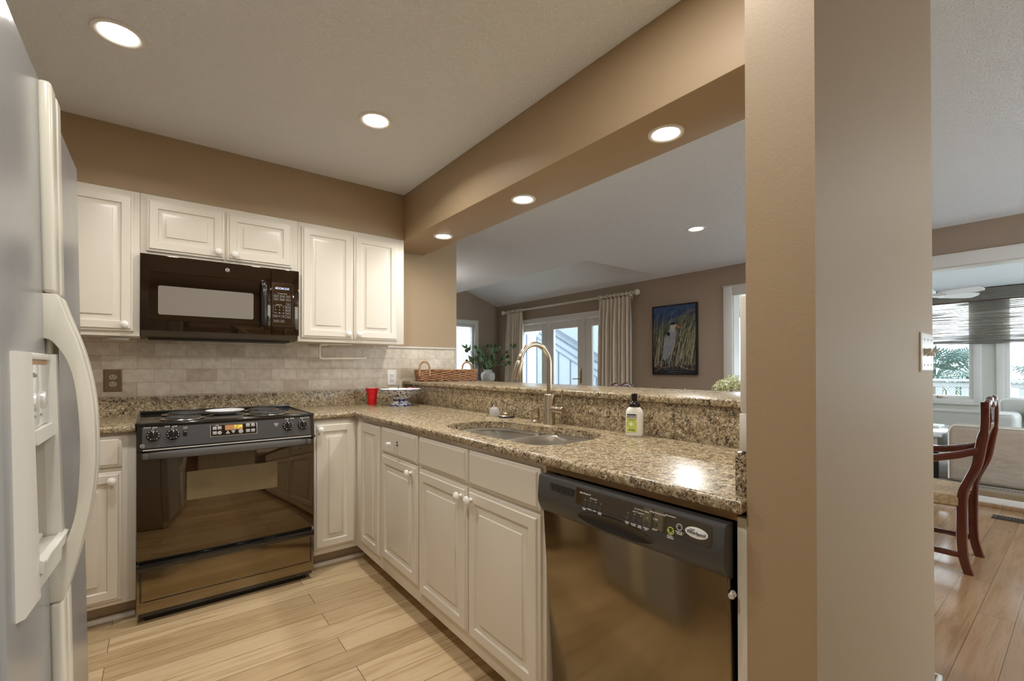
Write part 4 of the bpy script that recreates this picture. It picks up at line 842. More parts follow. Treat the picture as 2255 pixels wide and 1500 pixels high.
T.part('latch', MB().cyl((.945, .462, .712), (.930, .462, .712), .006, 'logo_silver', 16).cyl((.94, .4655, .712), (.94, .460, .712), .009, 'logo_silver', 20), DD)
# ================================================================== small things in the kitchen
def plate_cover(mb, c, w, h, mat, n, u):
    c = Vector(c); u = Vector(u); nn = Vector(n); o = c-u*w/2-Z*h/2
    return mb.panel(o, u, Z, w, h, [(0, 0), (0, .003), (.003, .0055), (.006, .006), (.007, .006)], mat)
T = Thing('outlet', 'bronze-brown duplex outlet on the tile left of the range', 'outlet', (-.205, TY, 1.112))
T.part('cover_plate', plate_cover(MB(), (-.205, TY, 1.112), .080, .124, 'outlet_brown', -Y, X).panel((-.205-.033, TY-.0058, 1.112-.055), X, Z, .066, .110, [(0, 0), (0, .0012), (.002, .0012), (.003, .0004), (.004, .0004)], 'outlet_brown'))
for dz in (.0195, -.0195):
    f = MB().lathe([(0, 0), (.0170, 0), (.0165, .002), (0, .002)], 'outlet_face', (-.205, TY-.006, 1.112+dz), 28, -Y, sy=.86)
    for dx in (-.006, .006): f.box((-.205+dx-.0012, TY-.0085, 1.112+dz-.003), (-.205+dx+.0012, TY-.0075, 1.112+dz+.006), 'gap_dark')
    f.cyl((-.205, TY-.0076, 1.112+dz-.008), (-.205, TY-.0085, 1.112+dz-.008), .0022, 'gap_dark', 10); T.part('receptacle', f)
T = Thing('outlet', 'white duplex outlet on the tile beside the raised bar', 'outlet', (1.422, TY, 1.103))
T.part('cover_plate', plate_cover(MB(), (1.422, TY, 1.103), .076, .118, 'outlet_white', -Y, X).box((1.422-.0165, TY-.0075, 1.103-.033), (1.422+.0165, TY-.005, 1.103+.033), 'outlet_white', .001))
for dz in (.017, -.017):
    f = MB().box((1.422-.014, TY-.0085, 1.103+dz-.0135), (1.422+.014, TY-.0072, 1.103+dz+.0135), 'outlet_white', .0005)
    for dx in (-.006, .006): f.box((1.422+dx-.0012, TY-.0093, 1.103+dz-.002), (1.422+dx+.0012, TY-.0083, 1.103+dz+.007), 'gap_dark')
    f.cyl((1.422, TY-.0083, 1.103+dz-.0075), (1.422, TY-.0092, 1.103+dz-.0075), .0022, 'gap_dark', 10); T.part('receptacle', f)
T = Thing('paper_towel_holder', 'empty cream paper towel holder under the upper cabinet beside the microwave', 'holder', (.95, 3.2, 1.347))
T.part('mount', MB().box((.845, 3.175, 1.338), (1.06, 3.225, 1.3465), 'plastic_cream', .003))
T.part('arm', MB().tube(catmull([(.90, 3.2, 1.338), (.862, 3.2, 1.336), (.850, 3.2, 1.322), (.849, 3.2, 1.29), (.850, 3.2, 1.256), (.860, 3.2, 1.244), (.90, 3.2, 1.243), (1.02, 3.2, 1.245), (1.14, 3.2, 1.247), (1.158, 3.2, 1.250), (1.163, 3.2, 1.262)], 4, False), .0085, 'plastic_cream', 12, flat=.8))
single('plastic_cup', MB().lathe([(0, 0), (.030, 0), (.031, .002), (.0325, .040), (.0335, .041), (.0350, .075), (.0362, .076), (.0435, .117), (.0455, .1175), (.0465, .1195), (.0455, .121), (.0425, .1195)], 'red_cup', (1.21, 3.2, CT), 40, cap=False).lathe([(.0425, .1195), (.034, .070), (.029, .004), (0, .004)], 'cup_inside', (1.21, 3.2, CT), 40, cap=False), 'red plastic cup on the counter against the granite strip', 'cup', (1.21, 3.2, CT))
bx, by = 1.345, 3.01
T = Thing('pedestal_bowl', 'blue-and-white footed china bowl with scalloped rim in the counter corner', 'bowl', (bx, by, CT))
wv = lambda t, h: 1+(.035*cos(8*t) if h > .095 else 0)
T.part('foot', MB().lathe([(0, 0), (.074, 0), (.075, .004), (.073, .009), (.060, .018), (.050, .030), (.048, .038), (.053, .044), (.060, .048)], 'china_pattern', (bx, by, CT), 48).lathe([(.0755, .0035), (.0765, .006), (.0755, .009)], 'china_blue', (bx, by, CT), 48, cap=False).lathe([(.0505, .036), (.0512, .039), (.0545, .043)], 'china_blue', (bx, by, CT), 48, cap=False))
T.part('dish', MB().lathe([(0, .045), (.055, .046), (.075, .055), (.100, .076), (.128, .099), (.146, .113)], 'china_pattern', (bx, by, CT), 64, wave=wv, cap=False).lathe([(.146, .113), (.148, .116), (.144, .1165)], 'china_blue', (bx, by, CT), 64, wave=wv, cap=False).lathe([(.144, .1165), (.124, .101), (.10, .082), (0, .060)], 'china_white', (bx, by, CT), 64, wave=wv, cap=False))
def sheet(name, lab, cat, pts, mat, loc):
    v = [Vector(p) for p in pts]; n = (v[1]-v[0]).cross(v[3]-v[0]).normalized()*.0006
    single(name, MB().loft([v, [p+n for p in v]], mat), lab, cat, loc)
sheet('paper', 'folded white paper lying across the blue-and-white bowl', 'paper', [(1.24, 2.99, 1.0335), (1.33, 2.885, 1.0325), (1.39, 2.99, 1.036), (1.30, 3.09, 1.038)], 'paper_white', (1.31, 2.99, 1.034))
sheet('paper', 'pink note on the papers in the blue-and-white bowl', 'paper', [(1.353, 2.95, 1.0385), (1.40, 2.905, 1.0375), (1.47, 2.985, 1.034), (1.42, 3.03, 1.037)], 'paper_pink', (1.41, 2.97, 1.037))
for p, l in (((1.415, 2.95, 1.038), 'dark pen end sticking up from the pink note in the bowl'), ((1.30, 2.95, 1.036), 'dark pen end sticking up from the white paper in the bowl')):
    single('pen', MB().cyl(p, Vector(p)+Vector((.004, .004, .024)), .0045 if 'pink' in l else .003, 'pen_dark', 10), l, 'pen', p)
# wicker tray
T = Thing('wicker_tray', 'oblong woven wicker tray with two rope handles on the raised bar', 'tray', (1.75, 3.1, 1.076))
c0 = Vector((1.545, 3.165, 1.0795)); ua = Vector((.905, -.425, 0)).normalized(); va = Vector((.425, .905, 0)).normalized(); LL, DD_, HH = .455, .155, .082
def rim_pt(s, z, off=0.):
    r = .03; fl = 1+.10*z/HH; segs = [(r, 0), (LL-r, 0), (LL, r), (LL, DD_-r), (LL-r, DD_), (r, DD_), (0, DD_-r), (0, r)]
    if not hasattr(rim_pt, 'pl'):
        q = []
        for (ax, ay, bx_, by_, cx, cy, a0) in ((r, 0, LL-r, 0, LL-r, r, -pi/2), (LL, r, LL, DD_-r, LL-r, DD_-r, 0), (LL-r, DD_, r, DD_, r, DD_-r, pi/2), (0, DD_-r, 0, r, r, r, pi)):
            for i in range(24): t = i/24; q.append((ax+(bx_-ax)*t, ay+(by_-ay)*t))
            for i in range(6): a = a0+pi/2*i/6; q.append((cx+r*cos(a), cy+r*sin(a)))
        rim_pt.pl = q; d = [0]
        for i in range(len(q)): d.append(d[-1]+math.dist(q[i], q[(i+1) % len(q)]))
        rim_pt.d = d
    q, d = rim_pt.pl, rim_pt.d; t = (s % 1)*d[-1]; i = max(k for k in range(len(q)) if d[k] <= t); f = (t-d[i])/max(d[i+1]-d[i], 1e-6); a = q[i]; b = q[(i+1) % len(q)]
    px, py = a[0]+(b[0]-a[0])*f, a[1]+(b[1]-a[1])*f; cx, cy = LL/2, DD_/2; dx, dy = px-cx, py-cy; l = math.hypot(dx/(LL/2), dy/(DD_/2)) or 1
    nx, ny = (dx/(LL/2)), (dy/(DD_/2)); nl = math.hypot(nx, ny) or 1
    return c0+ua*(px+nx/nl*(off+.012*z/HH))+va*(py+ny/nl*(off+.012*z/HH))+Z*z
wk = MB(); NS = 26; rows = 8
for r_ in range(rows):
    z = .008+.0092*r_+.001*random.random(); ph = pi*(r_ % 2); n = NS*4
    wk.tube([rim_pt(i/n, z+.0014*sin(i*1.3+r_), .0055*cos(2*pi*i/8+ph)) for i in range(n)], .0042+.0009*random.random(), 'wicker', 6, closed=True)
T.part('woven_side', wk); st = MB()
for k in range(NS): st.tube([rim_pt(k/NS, z) for z in (.0, .04, .078)], .0028, 'wicker', 6)
T.part('stake', st)
rm = MB()
for z, a in ((.080, 0), (.082, pi), (.004, 1)):
    n = 120; rm.tube([rim_pt(i/n, z+.003*sin(2*pi*i/6+a), .004*cos(2*pi*i/6+a)) for i in range(n)], .0045, 'wicker', 6, closed=True)
T.part('braided_rim', rm)
T.part('tray_bottom', MB().loft([[rim_pt(i/60, z, -.004) for i in range(60)] for z in (.001, .005)], 'wicker'))
for e in (0, 1):
    o = c0+ua*(.058 if not e else LL-.052)+va*(-.014 if not e else DD_+.010)+Z*.066; hp_ = [o-ua*.038*cos(a)+Z*(.014+.066*max(0, sin(a))**.75) for a in [pi*i/24 for i in range(25)]]
    hp_ = [o-ua*.039-Z*.03]+hp_+[o+ua*.039-Z*.03]; hm = MB().tube(hp_, .0070, 'rope', 8)
    hel = []
    for i in range(len(hp_)*5-5):
        k, f = divmod(i, 5); p = hp_[k].lerp(hp_[k+1], f/5); d = (hp_[k+1]-hp_[k]).normalized(); w1 = d.cross(va).normalized(); hel.append(p+(va*cos(i*1.15)+w1*sin(i*1.15))*.006)
    hm.tube(hel, .0026, 'rope', 5); T.part('handle', hm, label='twisted rope handle')
# strainer and stopper by the sink
T = Thing('sink_strainer', 'clear ribbed sink strainer upside down beside the faucet', 'strainer', (1.478, 2.06, CT))
T.part('flange', MB().lathe([(.024, 0), (.046, .001), (.047, .004), (.040, .006), (.024, .007)], 'chrome', (1.478, 2.06, CT+.0005), 40))
dm = MB().lathe([(.027, .005), (.0275, .02), (.025, .035), (.018, .044), (.010, .047), (0, .048)], 'crystal', (1.478, 2.06, CT), 36, wave=lambda t, h: 1+.05*cos(18*t))
T.part('dome', dm); T.part('knob', MB().lathe([(0, 0), (.008, 0), (.009, .004), (.006, .008), (0, .009)], 'chrome', (1.478, 2.06, CT+.047), 20))
T = Thing('sink_stopper', 'round black-edged metal sink stopper lying behind the sink', 'stopper', (1.475, 1.945, CT))
T.part('disc', MB().lathe([(0, 0), (.036, 0), (.043, .003), (.043, .007), (.040, .009)], 'rubber', (1.475, 1.945, CT), 40).lathe([(.041, .009), (.038, .0125), (0, .013)], 'nickel', (1.475, 1.945, CT), 40))
T.part('knob', MB().lathe([(0, 0), (.016, 0), (.017, .008), (.013, .013), (0, .014)], 'nickel', (1.475, 1.945, CT+.013), 28))
# hand soap bottle, turned to the kitchen
sx_, sy_ = 1.468, 1.105; vd = Vector((sx_, sy_, 0)).normalized(); su = Vector((vd.y, -vd.x, 0)); sn = -vd
T = Thing('soap_bottle', 'white foaming hand soap bottle with green label by the granite riser', 'bottle', (sx_, sy_, CT))
def oval(w, d, z, n=40, k=3.0):
    return [Vector((sx_, sy_, CT+z))+su*(w*math.copysign(abs(cos(t))**(2/k), cos(t)))+sn*(d*math.copysign(abs(sin(t))**(2/k), sin(t))) for t in [2*pi*i/n for i in range(n)]]
T.part('body', MB().loft([oval(w, d, z, k=k) for w, d, z, k in ((.030, .018, 0, 3), (.0325, .0205, .003, 3), (.0335, .0215, .010, 3), (.0335, .0215, .088, 3), (.0325, .021, .097, 2.8), (.0285, .020, .106, 2.5), (.0215, .0185, .113, 2.2), (.018, .0178, .116, 2))], 'soap_white'))
T.part('cap', MB().lathe([(.0205, 0), (.0205, .010), (.019, .013), (.0135, .020), (.0105, .022), (.0105, .044), (0, .044)], 'soap_cap', (sx_, sy_, CT+.1155), 32).box(Vector((sx_, sy_, CT+.1575))-Vector((.012, .012, 0)), Vector((sx_, sy_, CT+.1665))+Vector((.012, .012, 0)), 'soap_cap', .003, rot=Matrix.Rotation(math.atan2(su.y, su.x), 3, 'Z')).cyl(Vector((sx_, sy_, CT+.163)), Vector((sx_, sy_, CT+.162))+sn*.028, .0055, 'soap_cap', 14))
lb = MB(); lo = Vector((sx_, sy_, CT))+sn*.0216
def lp(a, z): return lo+su*a+Z*z
lb.prism([(-.0305, .018), (.0085, .018), (.0085, .082), (-.0305, .082)], .0006, 'label_green', lo, su, Z).prism([(-.0295, .083), (.0085, .083), (.004, .088), (-.0275, .088)], .0006, 'label_dark', lo, su, Z)
lb.prism([(-.0305, .0705), (.0085, .0705), (.0085, .082), (-.0305, .082)], .0008, 'logo_silver', lo, su, Z)
lb.text("MEYER'S", .0098, lp(-.0105, .0765)+sn*.0008, su, Z, 'label_dark').text('CLEAN DAY', .0058, lp(-.0105, .0665)+sn*.0006, su, Z, 'label_dark').text('HAND SOAP', .0050, lp(-.0105, .0285)+sn*.0006, su, Z, 'label_dark').text('LEMON VERBENA', .0036, lp(-.0105, .0238)+sn*.0006, su, Z, 'label_dark')
lb.lathe([(0, 0), (.0058, 0), (.0058, .0006), (0, .0006)], 'print_white', lp(-.0135, .049)+sn*.0006, 24, sn)
for k in range(9): a = 2*pi*k/9; lb.lathe([(0, 0), (.0016, 0), (.0016, .0003), (0, .0003)], 'label_dark', lp(-.0105+.0155*cos(a), .049+.013*sin(a))+sn*.0006, 8, sn)
T.part('label', lb)
# switch plate on the wall end
T = Thing('light_switch', 'triple light switch plate on the tan wall end', 'switch', (1.828, .312, 1.228))
T.part('cover_plate', plate_cover(MB(), (1.828, .312, 1.228), .157, .116, 'switch_plate', -Y, X))
for dx, up_ in ((-.046, 1), (0, -1), (.046, 1)):
    t = MB().box((1.828+dx-.005, .3045, 1.228-.012), (1.828+dx+.005, .3065, 1.228+.012), 'outlet_white').prism([(-.010, 0), (.010, 0), (.004+up_*.007, .016), (-.004+up_*.007, .016)], .008, 'outlet_white', (1.828+dx-.004, .306, 1.228), Z, -Y, .001)
    T.part('toggle', t)
    for sz in (1.266, 1.190): T.part('screw', MB().lathe([(0, 0), (.003, 0), (.0025, .001), (0, .001)], 'nickel_dark', (1.828+dx, .3061, sz), 12, -Y))
# ================================================================== recessed lights
for li, (x, y, z, wt, lab) in enumerate(LAMPS):
    T = Thing('recessed_light', lab, 'ceiling light', (x, y, z), 'recessed lights'); R = .072 if z > 2.2 else .060
    T.part('trim_ring', MB().lathe([(R*.80, -.0005), (R*.86, -.004), (R*1.0, -.007), (R*1.10, -.006), (R*1.13, -.0005)], 'light_trim', (x, y, z), 48))
    T.part('lens', MB().lathe([(0, -.0030), (R*.5, -.0035), (R*.82, -.0015)], 'bulb', (x, y, z), 40), label='glowing lens')
    la = bpy.data.lights.new('lamp', 'AREA'); la.shape = 'DISK'; la.size = R*1.6; la.energy = wt; la.color = LAMPC; la.spread = SPREAD.get(li, pi)
    lo_ = bpy.data.objects.new('lamp', la); COL.objects.link(lo_); lo_.location = (0, 0, -.012); lo_.parent = T.e
# ================================================================== dining room
T = Thing('painting', 'framed painting of a heron among reeds under blue sky', 'painting', (5.518, 3.48, 1.55))
pz0, pz1, py0, py1, px = 1.078, 2.026, 3.146, 3.815, 5.478
fm = MB()
for a, b in (((px-.004, py0, pz0), (5.518, py0+.018, pz1)), ((px-.004, py1-.018, pz0), (5.518, py1, pz1)), ((px-.004, py0+.018, pz1-.018), (5.518, py1-.018, pz1)), ((px-.004, py0+.018, pz0), (5.518, py1-.018, pz0+.018))): fm.box(a, b, 'frame_black', .002)
T.part('frame', fm)
cv = MB().box((px+.004, py0+.017, pz0+.017), (5.51, py1-.017, pz1-.017), 'paint_blue')
WP, HP = py1-py0-.036, pz1-pz0-.036
def pp(a, b, k=0.): return Vector((px+.004-k, py1-.018-a*WP, pz0+.018+b*HP))       # a: left to right, b: bottom to top, 0..1
def stroke(m, pts, w0, w1, mat, k):
    pts = catmull([pp(a, b, k) for a, b in pts], 5, False); n = len(pts); L_ = []; R_ = []
    for i, p in enumerate(pts):
        d = (pts[min(i+1, n-1)]-pts[max(i-1, 0)]).normalized(); s = Vector((0, -d.z, d.y)); w = w0+(w1-w0)*i/(n-1); L_.append(p+s*w/2); R_.append(p-s*w/2)
    m.loft([[a, b] for a, b in zip(L_, R_)], mat, close=False)
def blob(m, pts, mat, k): m.add([p for p in catmull([pp(a, b, k) for a, b in pts], 5)], [list(range(len(pts)*5))], mat)
cv.add([pp(a, b, .0003) for a, b in ((0, 0), (1, 0), (1, .80), (.85, .84), (.7, .85), (.5, .82), (.3, .76), (.15, .68), (0, .60))], [list(range(9))], 'paint_teal')
cv.add([pp(a, b, .0006) for a, b in ((0, 0), (1, 0), (1, .12), (.8, .13), (.6, .15), (.25, .13), (0, .14))], [list(range(7))], 'paint_dark')
for k in range(9):
    b = .02+.012*k; a = .3+.5*random.random(); stroke(cv, [(a-.25, b), (a, b+.006*random.uniform(-1, 1)), (a+.2, b)], .003, .001, random.choice(['paint_teal', 'paint_blue', 'paint_heron']), .0008)
rd = MB(); random.seed(11)
for k in range(520):
    a = random.random(); b = .08+.20*random.random()
    if .30 < a < .52 and random.random() < .75: continue
    h = random.uniform(.30, .78)*(1.0 if a > .5 else .95); lean = random.uniform(.10, .42)*(1 if a > .25 else random.uniform(.2, .7)); 
    top_ = min(b+h, .93); mt = random.choice(['paint_straw', 'paint_straw', 'paint_pale', 'paint_olive', 'paint_green', 'paint_dark', 'paint_dark'] if top_ < .72 else ['paint_green', 'paint_olive', 'paint_straw', 'paint_dark', 'paint_dark'])
    w = random.uniform(.0045, .009)
    stroke(rd, [(max(a-lean*.3, .01), b), (a, b+h*.5), (min(a+lean*.35, .985), b+h*.82), (min(a+lean, .99), min(top_, b+h*.98))], w, .0008, mt, .0010+.00002*k/4)
for k in range(40):
    a = random.random(); stroke(rd, [(a, .06), (a+.02*random.uniform(-1, 1), .16), (a+.05*random.uniform(-1, 1), .26)], .006, .001, random.choice(['paint_dark', 'paint_brown', 'paint_dark']), .0034)
for p in ([(.05, .03), (.2, .08), (.45, .13), (.62, .17)], [(.25, .08), (.5, .12), (.72, .155)], [(.62, .12), (.78, .07), (.98, .05)], [(.02, .17), (.15, .12), (.27, .07)], [(.03, .10), (.16, .18)], [(.72, .05), (.74, .16), (.75, .26)], [(.80, .04), (.84, .15), (.86, .22)]): stroke(rd, p, .009, .004, random.choice(['paint_brown', 'paint_straw']), .0037)
CVP = T.part('canvas', cv); T.part('painted_reeds', rd)
hr = MB()
blob(hr, [(.30, .56), (.36, .62), (.42, .66), (.50, .68), (.555, .64), (.565, .57), (.53, .48), (.50, .40), (.46, .32), (.41, .27), (.34, .22), (.27, .19), (.235, .24), (.24, .33), (.255, .44), (.27, .51)], 'paint_heron', .0042)
blob(hr, [(.41, .69), (.435, .73), (.48, .75), (.535, .74), (.565, .71), (.545, .675), (.52, .63), (.49, .60), (.45, .63), (.42, .655)], 'paint_pale', .0044)
blob(hr, [(.41, .725), (.44, .745), (.50, .755), (.55, .738), (.52, .722), (.46, .718)], 'paint_dark', .0048)
blob(hr, [(.565, .715), (.63, .690), (.705, .655), (.62, .668), (.56, .690)], 'paint_orange', .0048)
blob(hr, [(.33, .60), (.37, .62), (.41, .60), (.40, .56), (.36, .555)], 'paint_dark', .0047)
stroke(hr, [(.33, .61), (.40, .64), (.44, .59), (.41, .55)], .004, .003, 'paint_pale', .005)
for k in range(20):
    a = .26+.25*random.random(); b = .28+.26*random.random()
    if a < .26+(.56-b)*.0+.28: stroke(hr, [(a, b), (a-.015, b-.04), (a-.04, b-.09)], .004, .001, random.choice(['paint_pale', 'paint_dark', 'paint_heron']), .0046)
for a in (.36, .43): stroke(hr, [(a, .24), (a+.02, .16), (a+.03, .09)], .007, .005, 'paint_heron', .0046)
T.part('painted_heron', hr)
# curtain rod, rings, curtains
T = Thing('curtain_rod', 'long cream wooden curtain rod above the french doors', 'curtain rod', (5.42, 5.6, 2.262))
T.part('pole', MB().cyl((5.42, 4.06, 2.262), (5.42, 7.21, 2.262), .0175, 'rod_cream', 24))
for y, s in ((4.03, -1), (7.245, 1)): T.part('finial', MB().ball((5.42, y, 2.262), .044, 'rod_cream', 24).lathe([(.018, 0), (.028, .004), (.026, .012), (.016, .02)], 'rod_cream', (5.42, y-s*.055, 2.262), 24, Vector((0, s, 0))))
for y in (4.20, 7.16): T.part('bracket', MB().box((5.42, y-.012, 2.232), (5.519, y+.012, 2.247), 'rod_cream', .003).box((5.508, y-.02, 2.19), (5.519, y+.02, 2.30), 'rod_cream', .003))
ring = MB().lathe([(.0290+.0065*cos(a), .0065*sin(a)) for a in [2*pi*i/10 for i in range(11)]], 'rod_cream', (5.42, 0, 2.262), 24, Y, cap=False)
def curtain(ya, yb, lab, pl, yb2, ya2, ph):
    T = Thing('curtain', lab, 'curtain', (5.42, (ya+yb)/2, 2.2), 'pleated curtains at the french doors'); R = []
    n = pl*12
    for j, z in enumerate([2.222, 2.215, 2.17, 2.12, 2.05, 1.8, 1.5, 1.1, .7, .3, .02]):
        f = min(1, max(0, (2.20-z)/.35)); amp = .010+.030*f; a_, b_ = ya+(ya2-ya)*f*(2.2-z)/2.2, yb+(yb2-yb)*f*(2.2-z)/2.2; row = []
        for i in range(n+1):
            t = i/n; s = 2*pi*pl*t+ph; pinch = (1-f)*.014*max(0, cos(s))**6
            row.append(Vector((5.42-amp*cos(s)-pinch+.006*sin(s*.37+z*1.2)*f, a_+(b_-a_)*t+.010*f*sin(s*.5+z), z)))
        R.append(row)
    m = MB().loft(R, 'curtain', close=False)
    m.loft([[p+Vector((.004, 0, 0)) for p in r] for r in R], 'curtain', close=False)
    ob = T.part('panel', m)
    return T
def rings(ys, lab):
    for k, y in enumerate(ys):
        r = bpy.data.objects.new('curtain_ring', rings.me); COL.objects.link(r); r.location = (5.42, y, 2.262); r['category'] = 'curtain ring'; r['group'] = lab[1]; r['label'] = lab[0]
rings.me = mesh_from(ring, 'curtain_ring', (5.42, 0, 2.262))
curtain(4.125, 4.715, 'pleated cream curtain between the painting and the french doors', 8, 4.76, 4.115, 0)
curtain(6.63, 7.10, 'pleated cream curtain at the french doors by the plant', 7, 7.19, 6.60, 1)
rings([4.135+.075*k for k in range(7)]+[4.69, 4.735], ('cream wooden ring on the rod above the curtain beside the painting', 'rings of the curtain beside the painting'))
rings([6.66+.062*k for k in range(8)], ('cream wooden ring on the rod above the curtain by the plant', 'rings of the curtain by the plant'))
# blind in the far window
T = Thing('window_blind', 'white slatted venetian blind in the far dining room window', 'blind', (4.45, 7.64, 2.0))
T.part('head_rail', MB().box((wx0+.05, 7.585, wz1-.05), (wx1-.05, 7.625, wz1-.012), 'blind_white', .003))
sl = MB()
for k in range(48): sl.box((wx0+.05, 7.590, wz1-.075-.0245*k), (wx1-.05, 7.614, wz1-.0735-.0245*k), 'blind_white', rot=Matrix.Rotation(.65, 3, 'X'))
T.part('slat', sl); T.part('bottom_rail', MB().box((wx0+.05, 7.59, wz0+.02), (wx1-.05, 7.615, wz0+.04), 'blind_white', .003))
T.part('wand', MB().tube([(wx1-.085, 7.583, wz1-.05), (wx1-.085, 7.580, wz1-.75)], .004, 'blind_white', 8))
# console and plant in the corner
T = Thing('console_table', 'dark console table in the dining room corner under the plant', 'table', (5.0, 7.18, 0))
T.part('top', MB().box((4.55, 6.95, .86), (5.34, 7.42, .895), 'mahogany_table', .004))
for a in (4.60, 5.26):
    for b in (6.99, 7.36): T.part('leg', MB().lathe([(.016, 0), (.022, .3), (.028, .86)], 'mahogany_table', (a, b, 0), 14))
vx, vy, vz_ = 4.96, 7.12, .895
T = Thing('potted_plant', 'leafy branches with round green pods in a pale stone vase', 'plant', (vx, vy, vz_))
T.part('vase', MB().lathe([(0, 0), (.09, 0), (.112, .02), (.130, .07), (.136, .12), (.127, .165), (.095, .195), (.073, .20), (.071, .215), (.078, .232), (.078, .238), (.068, .238), (.066, .21), (0, .20)], 'stucco_vase', (vx, vy, vz_), 40))
random.seed(5); lf = MB(); bs = MB(); pod = MB()
def leafm(m, p, d, l, w):
    d = d.normalized(); s = d.cross(Vector((random.uniform(-1, 1), random.uniform(-1, 1), random.uniform(-.3, .3)))).normalized(); n = d.cross(s)
    a = [p, p+d*l*.3+s*w, p+d*l*.65+s*w*.85, p+d*l+n*l*.12, p+d*l*.65-s*w*.85, p+d*l*.3-s*w]
    mid = [p+d*l*.3-n*w*.35, p+d*l*.65-n*w*.35]; m.add(a+mid, [(0, 1, 6), (1, 2, 7, 6), (2, 3, 7), (3, 4, 7), (4, 5, 6, 7), (5, 0, 6)], 'leaf_green')
rv, uv = Vector((.80, -.60, 0)), Z
tips = [(-.47, .43), (-.36, .36), (-.40, .33), (-.33, .20), (-.41, .14), (-.30, .17), (-.20, .30), (-.16, .40), (-.02, .44), (.06, .42), (.14, .43), (.24, .42), (.50, .43), (.36, .30), (.38, .22), (.40, .10), (.34, .07), (.16, .30), (.02, .30), (-.10, .22), (.26, .18), (.1, .16), (-.24, .40)]
for k, (a, b) in enumerate(tips):
    dep = Vector((.6, .8, 0))*random.uniform(-.12, .12); p0_ = Vector((vx, vy, vz_+.22))+rv*a*.08; p3 = Vector((vx, vy, vz_+.27))+rv*a+uv*b+dep
    mid_ = p0_.lerp(p3, .5)+Z*.06*abs(a); pts = catmull([p0_, mid_, p3], 6, False); bs.tube(pts, [.007-.004*i/(len(pts)-1) for i in range(len(pts))], 'branch_dark' if k % 3 else 'leaf_green', 6)
    if k not in (0, 3, 12) or k == 12: pod.ball(p3, random.uniform(.030, .040), 'berry_green', 12)
    for q in range(8 if abs(a) < .34 else 3):
        t = random.uniform(.25, .95); p = pts[int(t*(len(pts)-1))]; leafm(lf, p, (p3-p0_).normalized()+Vector((random.uniform(-.8, .8), random.uniform(-.8, .8), random.uniform(-.2, .7))), random.uniform(.08, .16), random.uniform(.016, .028))
for k in range(16):
    a = random.uniform(-.2, .2); p = Vector((vx, vy, vz_+.2))+rv*a*.25; leafm(lf, p, Vector((0, 0, 1))+rv*a*3.2+Vector((.6, .8, 0))*random.uniform(-.3, .3), random.uniform(.18, .30), .018)
T.part('branch', bs); T.part('foliage', lf); T.part('seed_pod', pod)
# dining table and hydrangeas
T = Thing('dining_table', 'dark polished wooden dining table behind the raised bar', 'table', (3.9, 1.85, 0))
T.part('top', MB().box((3.40, .98, .735), (4.42, 2.78, .765), 'mahogany_table', .008, 3)); T.part('apron', MB().box((3.48, 1.06, .66), (4.34, 2.70, .735), 'mahogany_table', .004))
for a in (3.53, 4.29):
    for b in (1.11, 2.65): T.part('leg', MB().lathe([(.018, 0), (.024, .03), (.022, .2), (.034, .55), (.036, .735)], 'mahogany_table', (a, b, 0), 18))
hx, hy_ = 3.9, 1.90
T = Thing('flower_arrangement', 'pale green hydrangea bunch in a bowl on the dining table', 'flowers', (hx, hy_, .765))
T.part('vase', MB().lathe([(0, 0), (.07, 0), (.11, .04), (.125, .09), (.115, .13), (.105, .13), (.10, .05), (0, .02)], 'stucco_vase', (hx, hy_, .765), 32))
random.seed(9); fl = MB(); lv = MB()
for (cx, cy, cz, r) in ((0, 0, .245, .10), (-.09, .05, .22, .085), (.09, -.06, .225, .09), (.03, .10, .215, .08), (-.04, -.10, .22, .08), (.0, .0, .19, .12)):
    for k in range(150):
        t = random.uniform(0, 2*pi); ph = math.acos(random.uniform(-.5, 1)); d = Vector((sin(ph)*cos(t), sin(ph)*sin(t), cos(ph))); p = Vector((hx+cx, hy_+cy, .765+cz))+d*r*random.uniform(.88, 1.04)
        s = d.cross(Vector((.3, .5, .8))).normalized(); w = d.cross(s); q = .017; ro = random.uniform(0, pi)
        s, w = s*cos(ro)+w*sin(ro), w*cos(ro)-s*sin(ro)
        for (u_, v_) in ((s, w), (w, -s), (-s, -w), (-w, s)):
            fl.add([p-d*.004, p+u_*q*.6+v_*q*.15, p+u_*q+v_*q*.55+d*.004, p+v_*q*.7+d*.001+u_*q*.3], [(0, 1, 2, 3)], 'hydrangea')
for k in range(14):
    a = 2*pi*k/14; leafm(lv, Vector((hx+.06*cos(a), hy_+.06*sin(a), .765+.14)), Vector((cos(a), sin(a), random.uniform(-.1, .5))), random.uniform(.10, .15), .035)
T.part('flower_head', fl); T.part('leaf', lv)
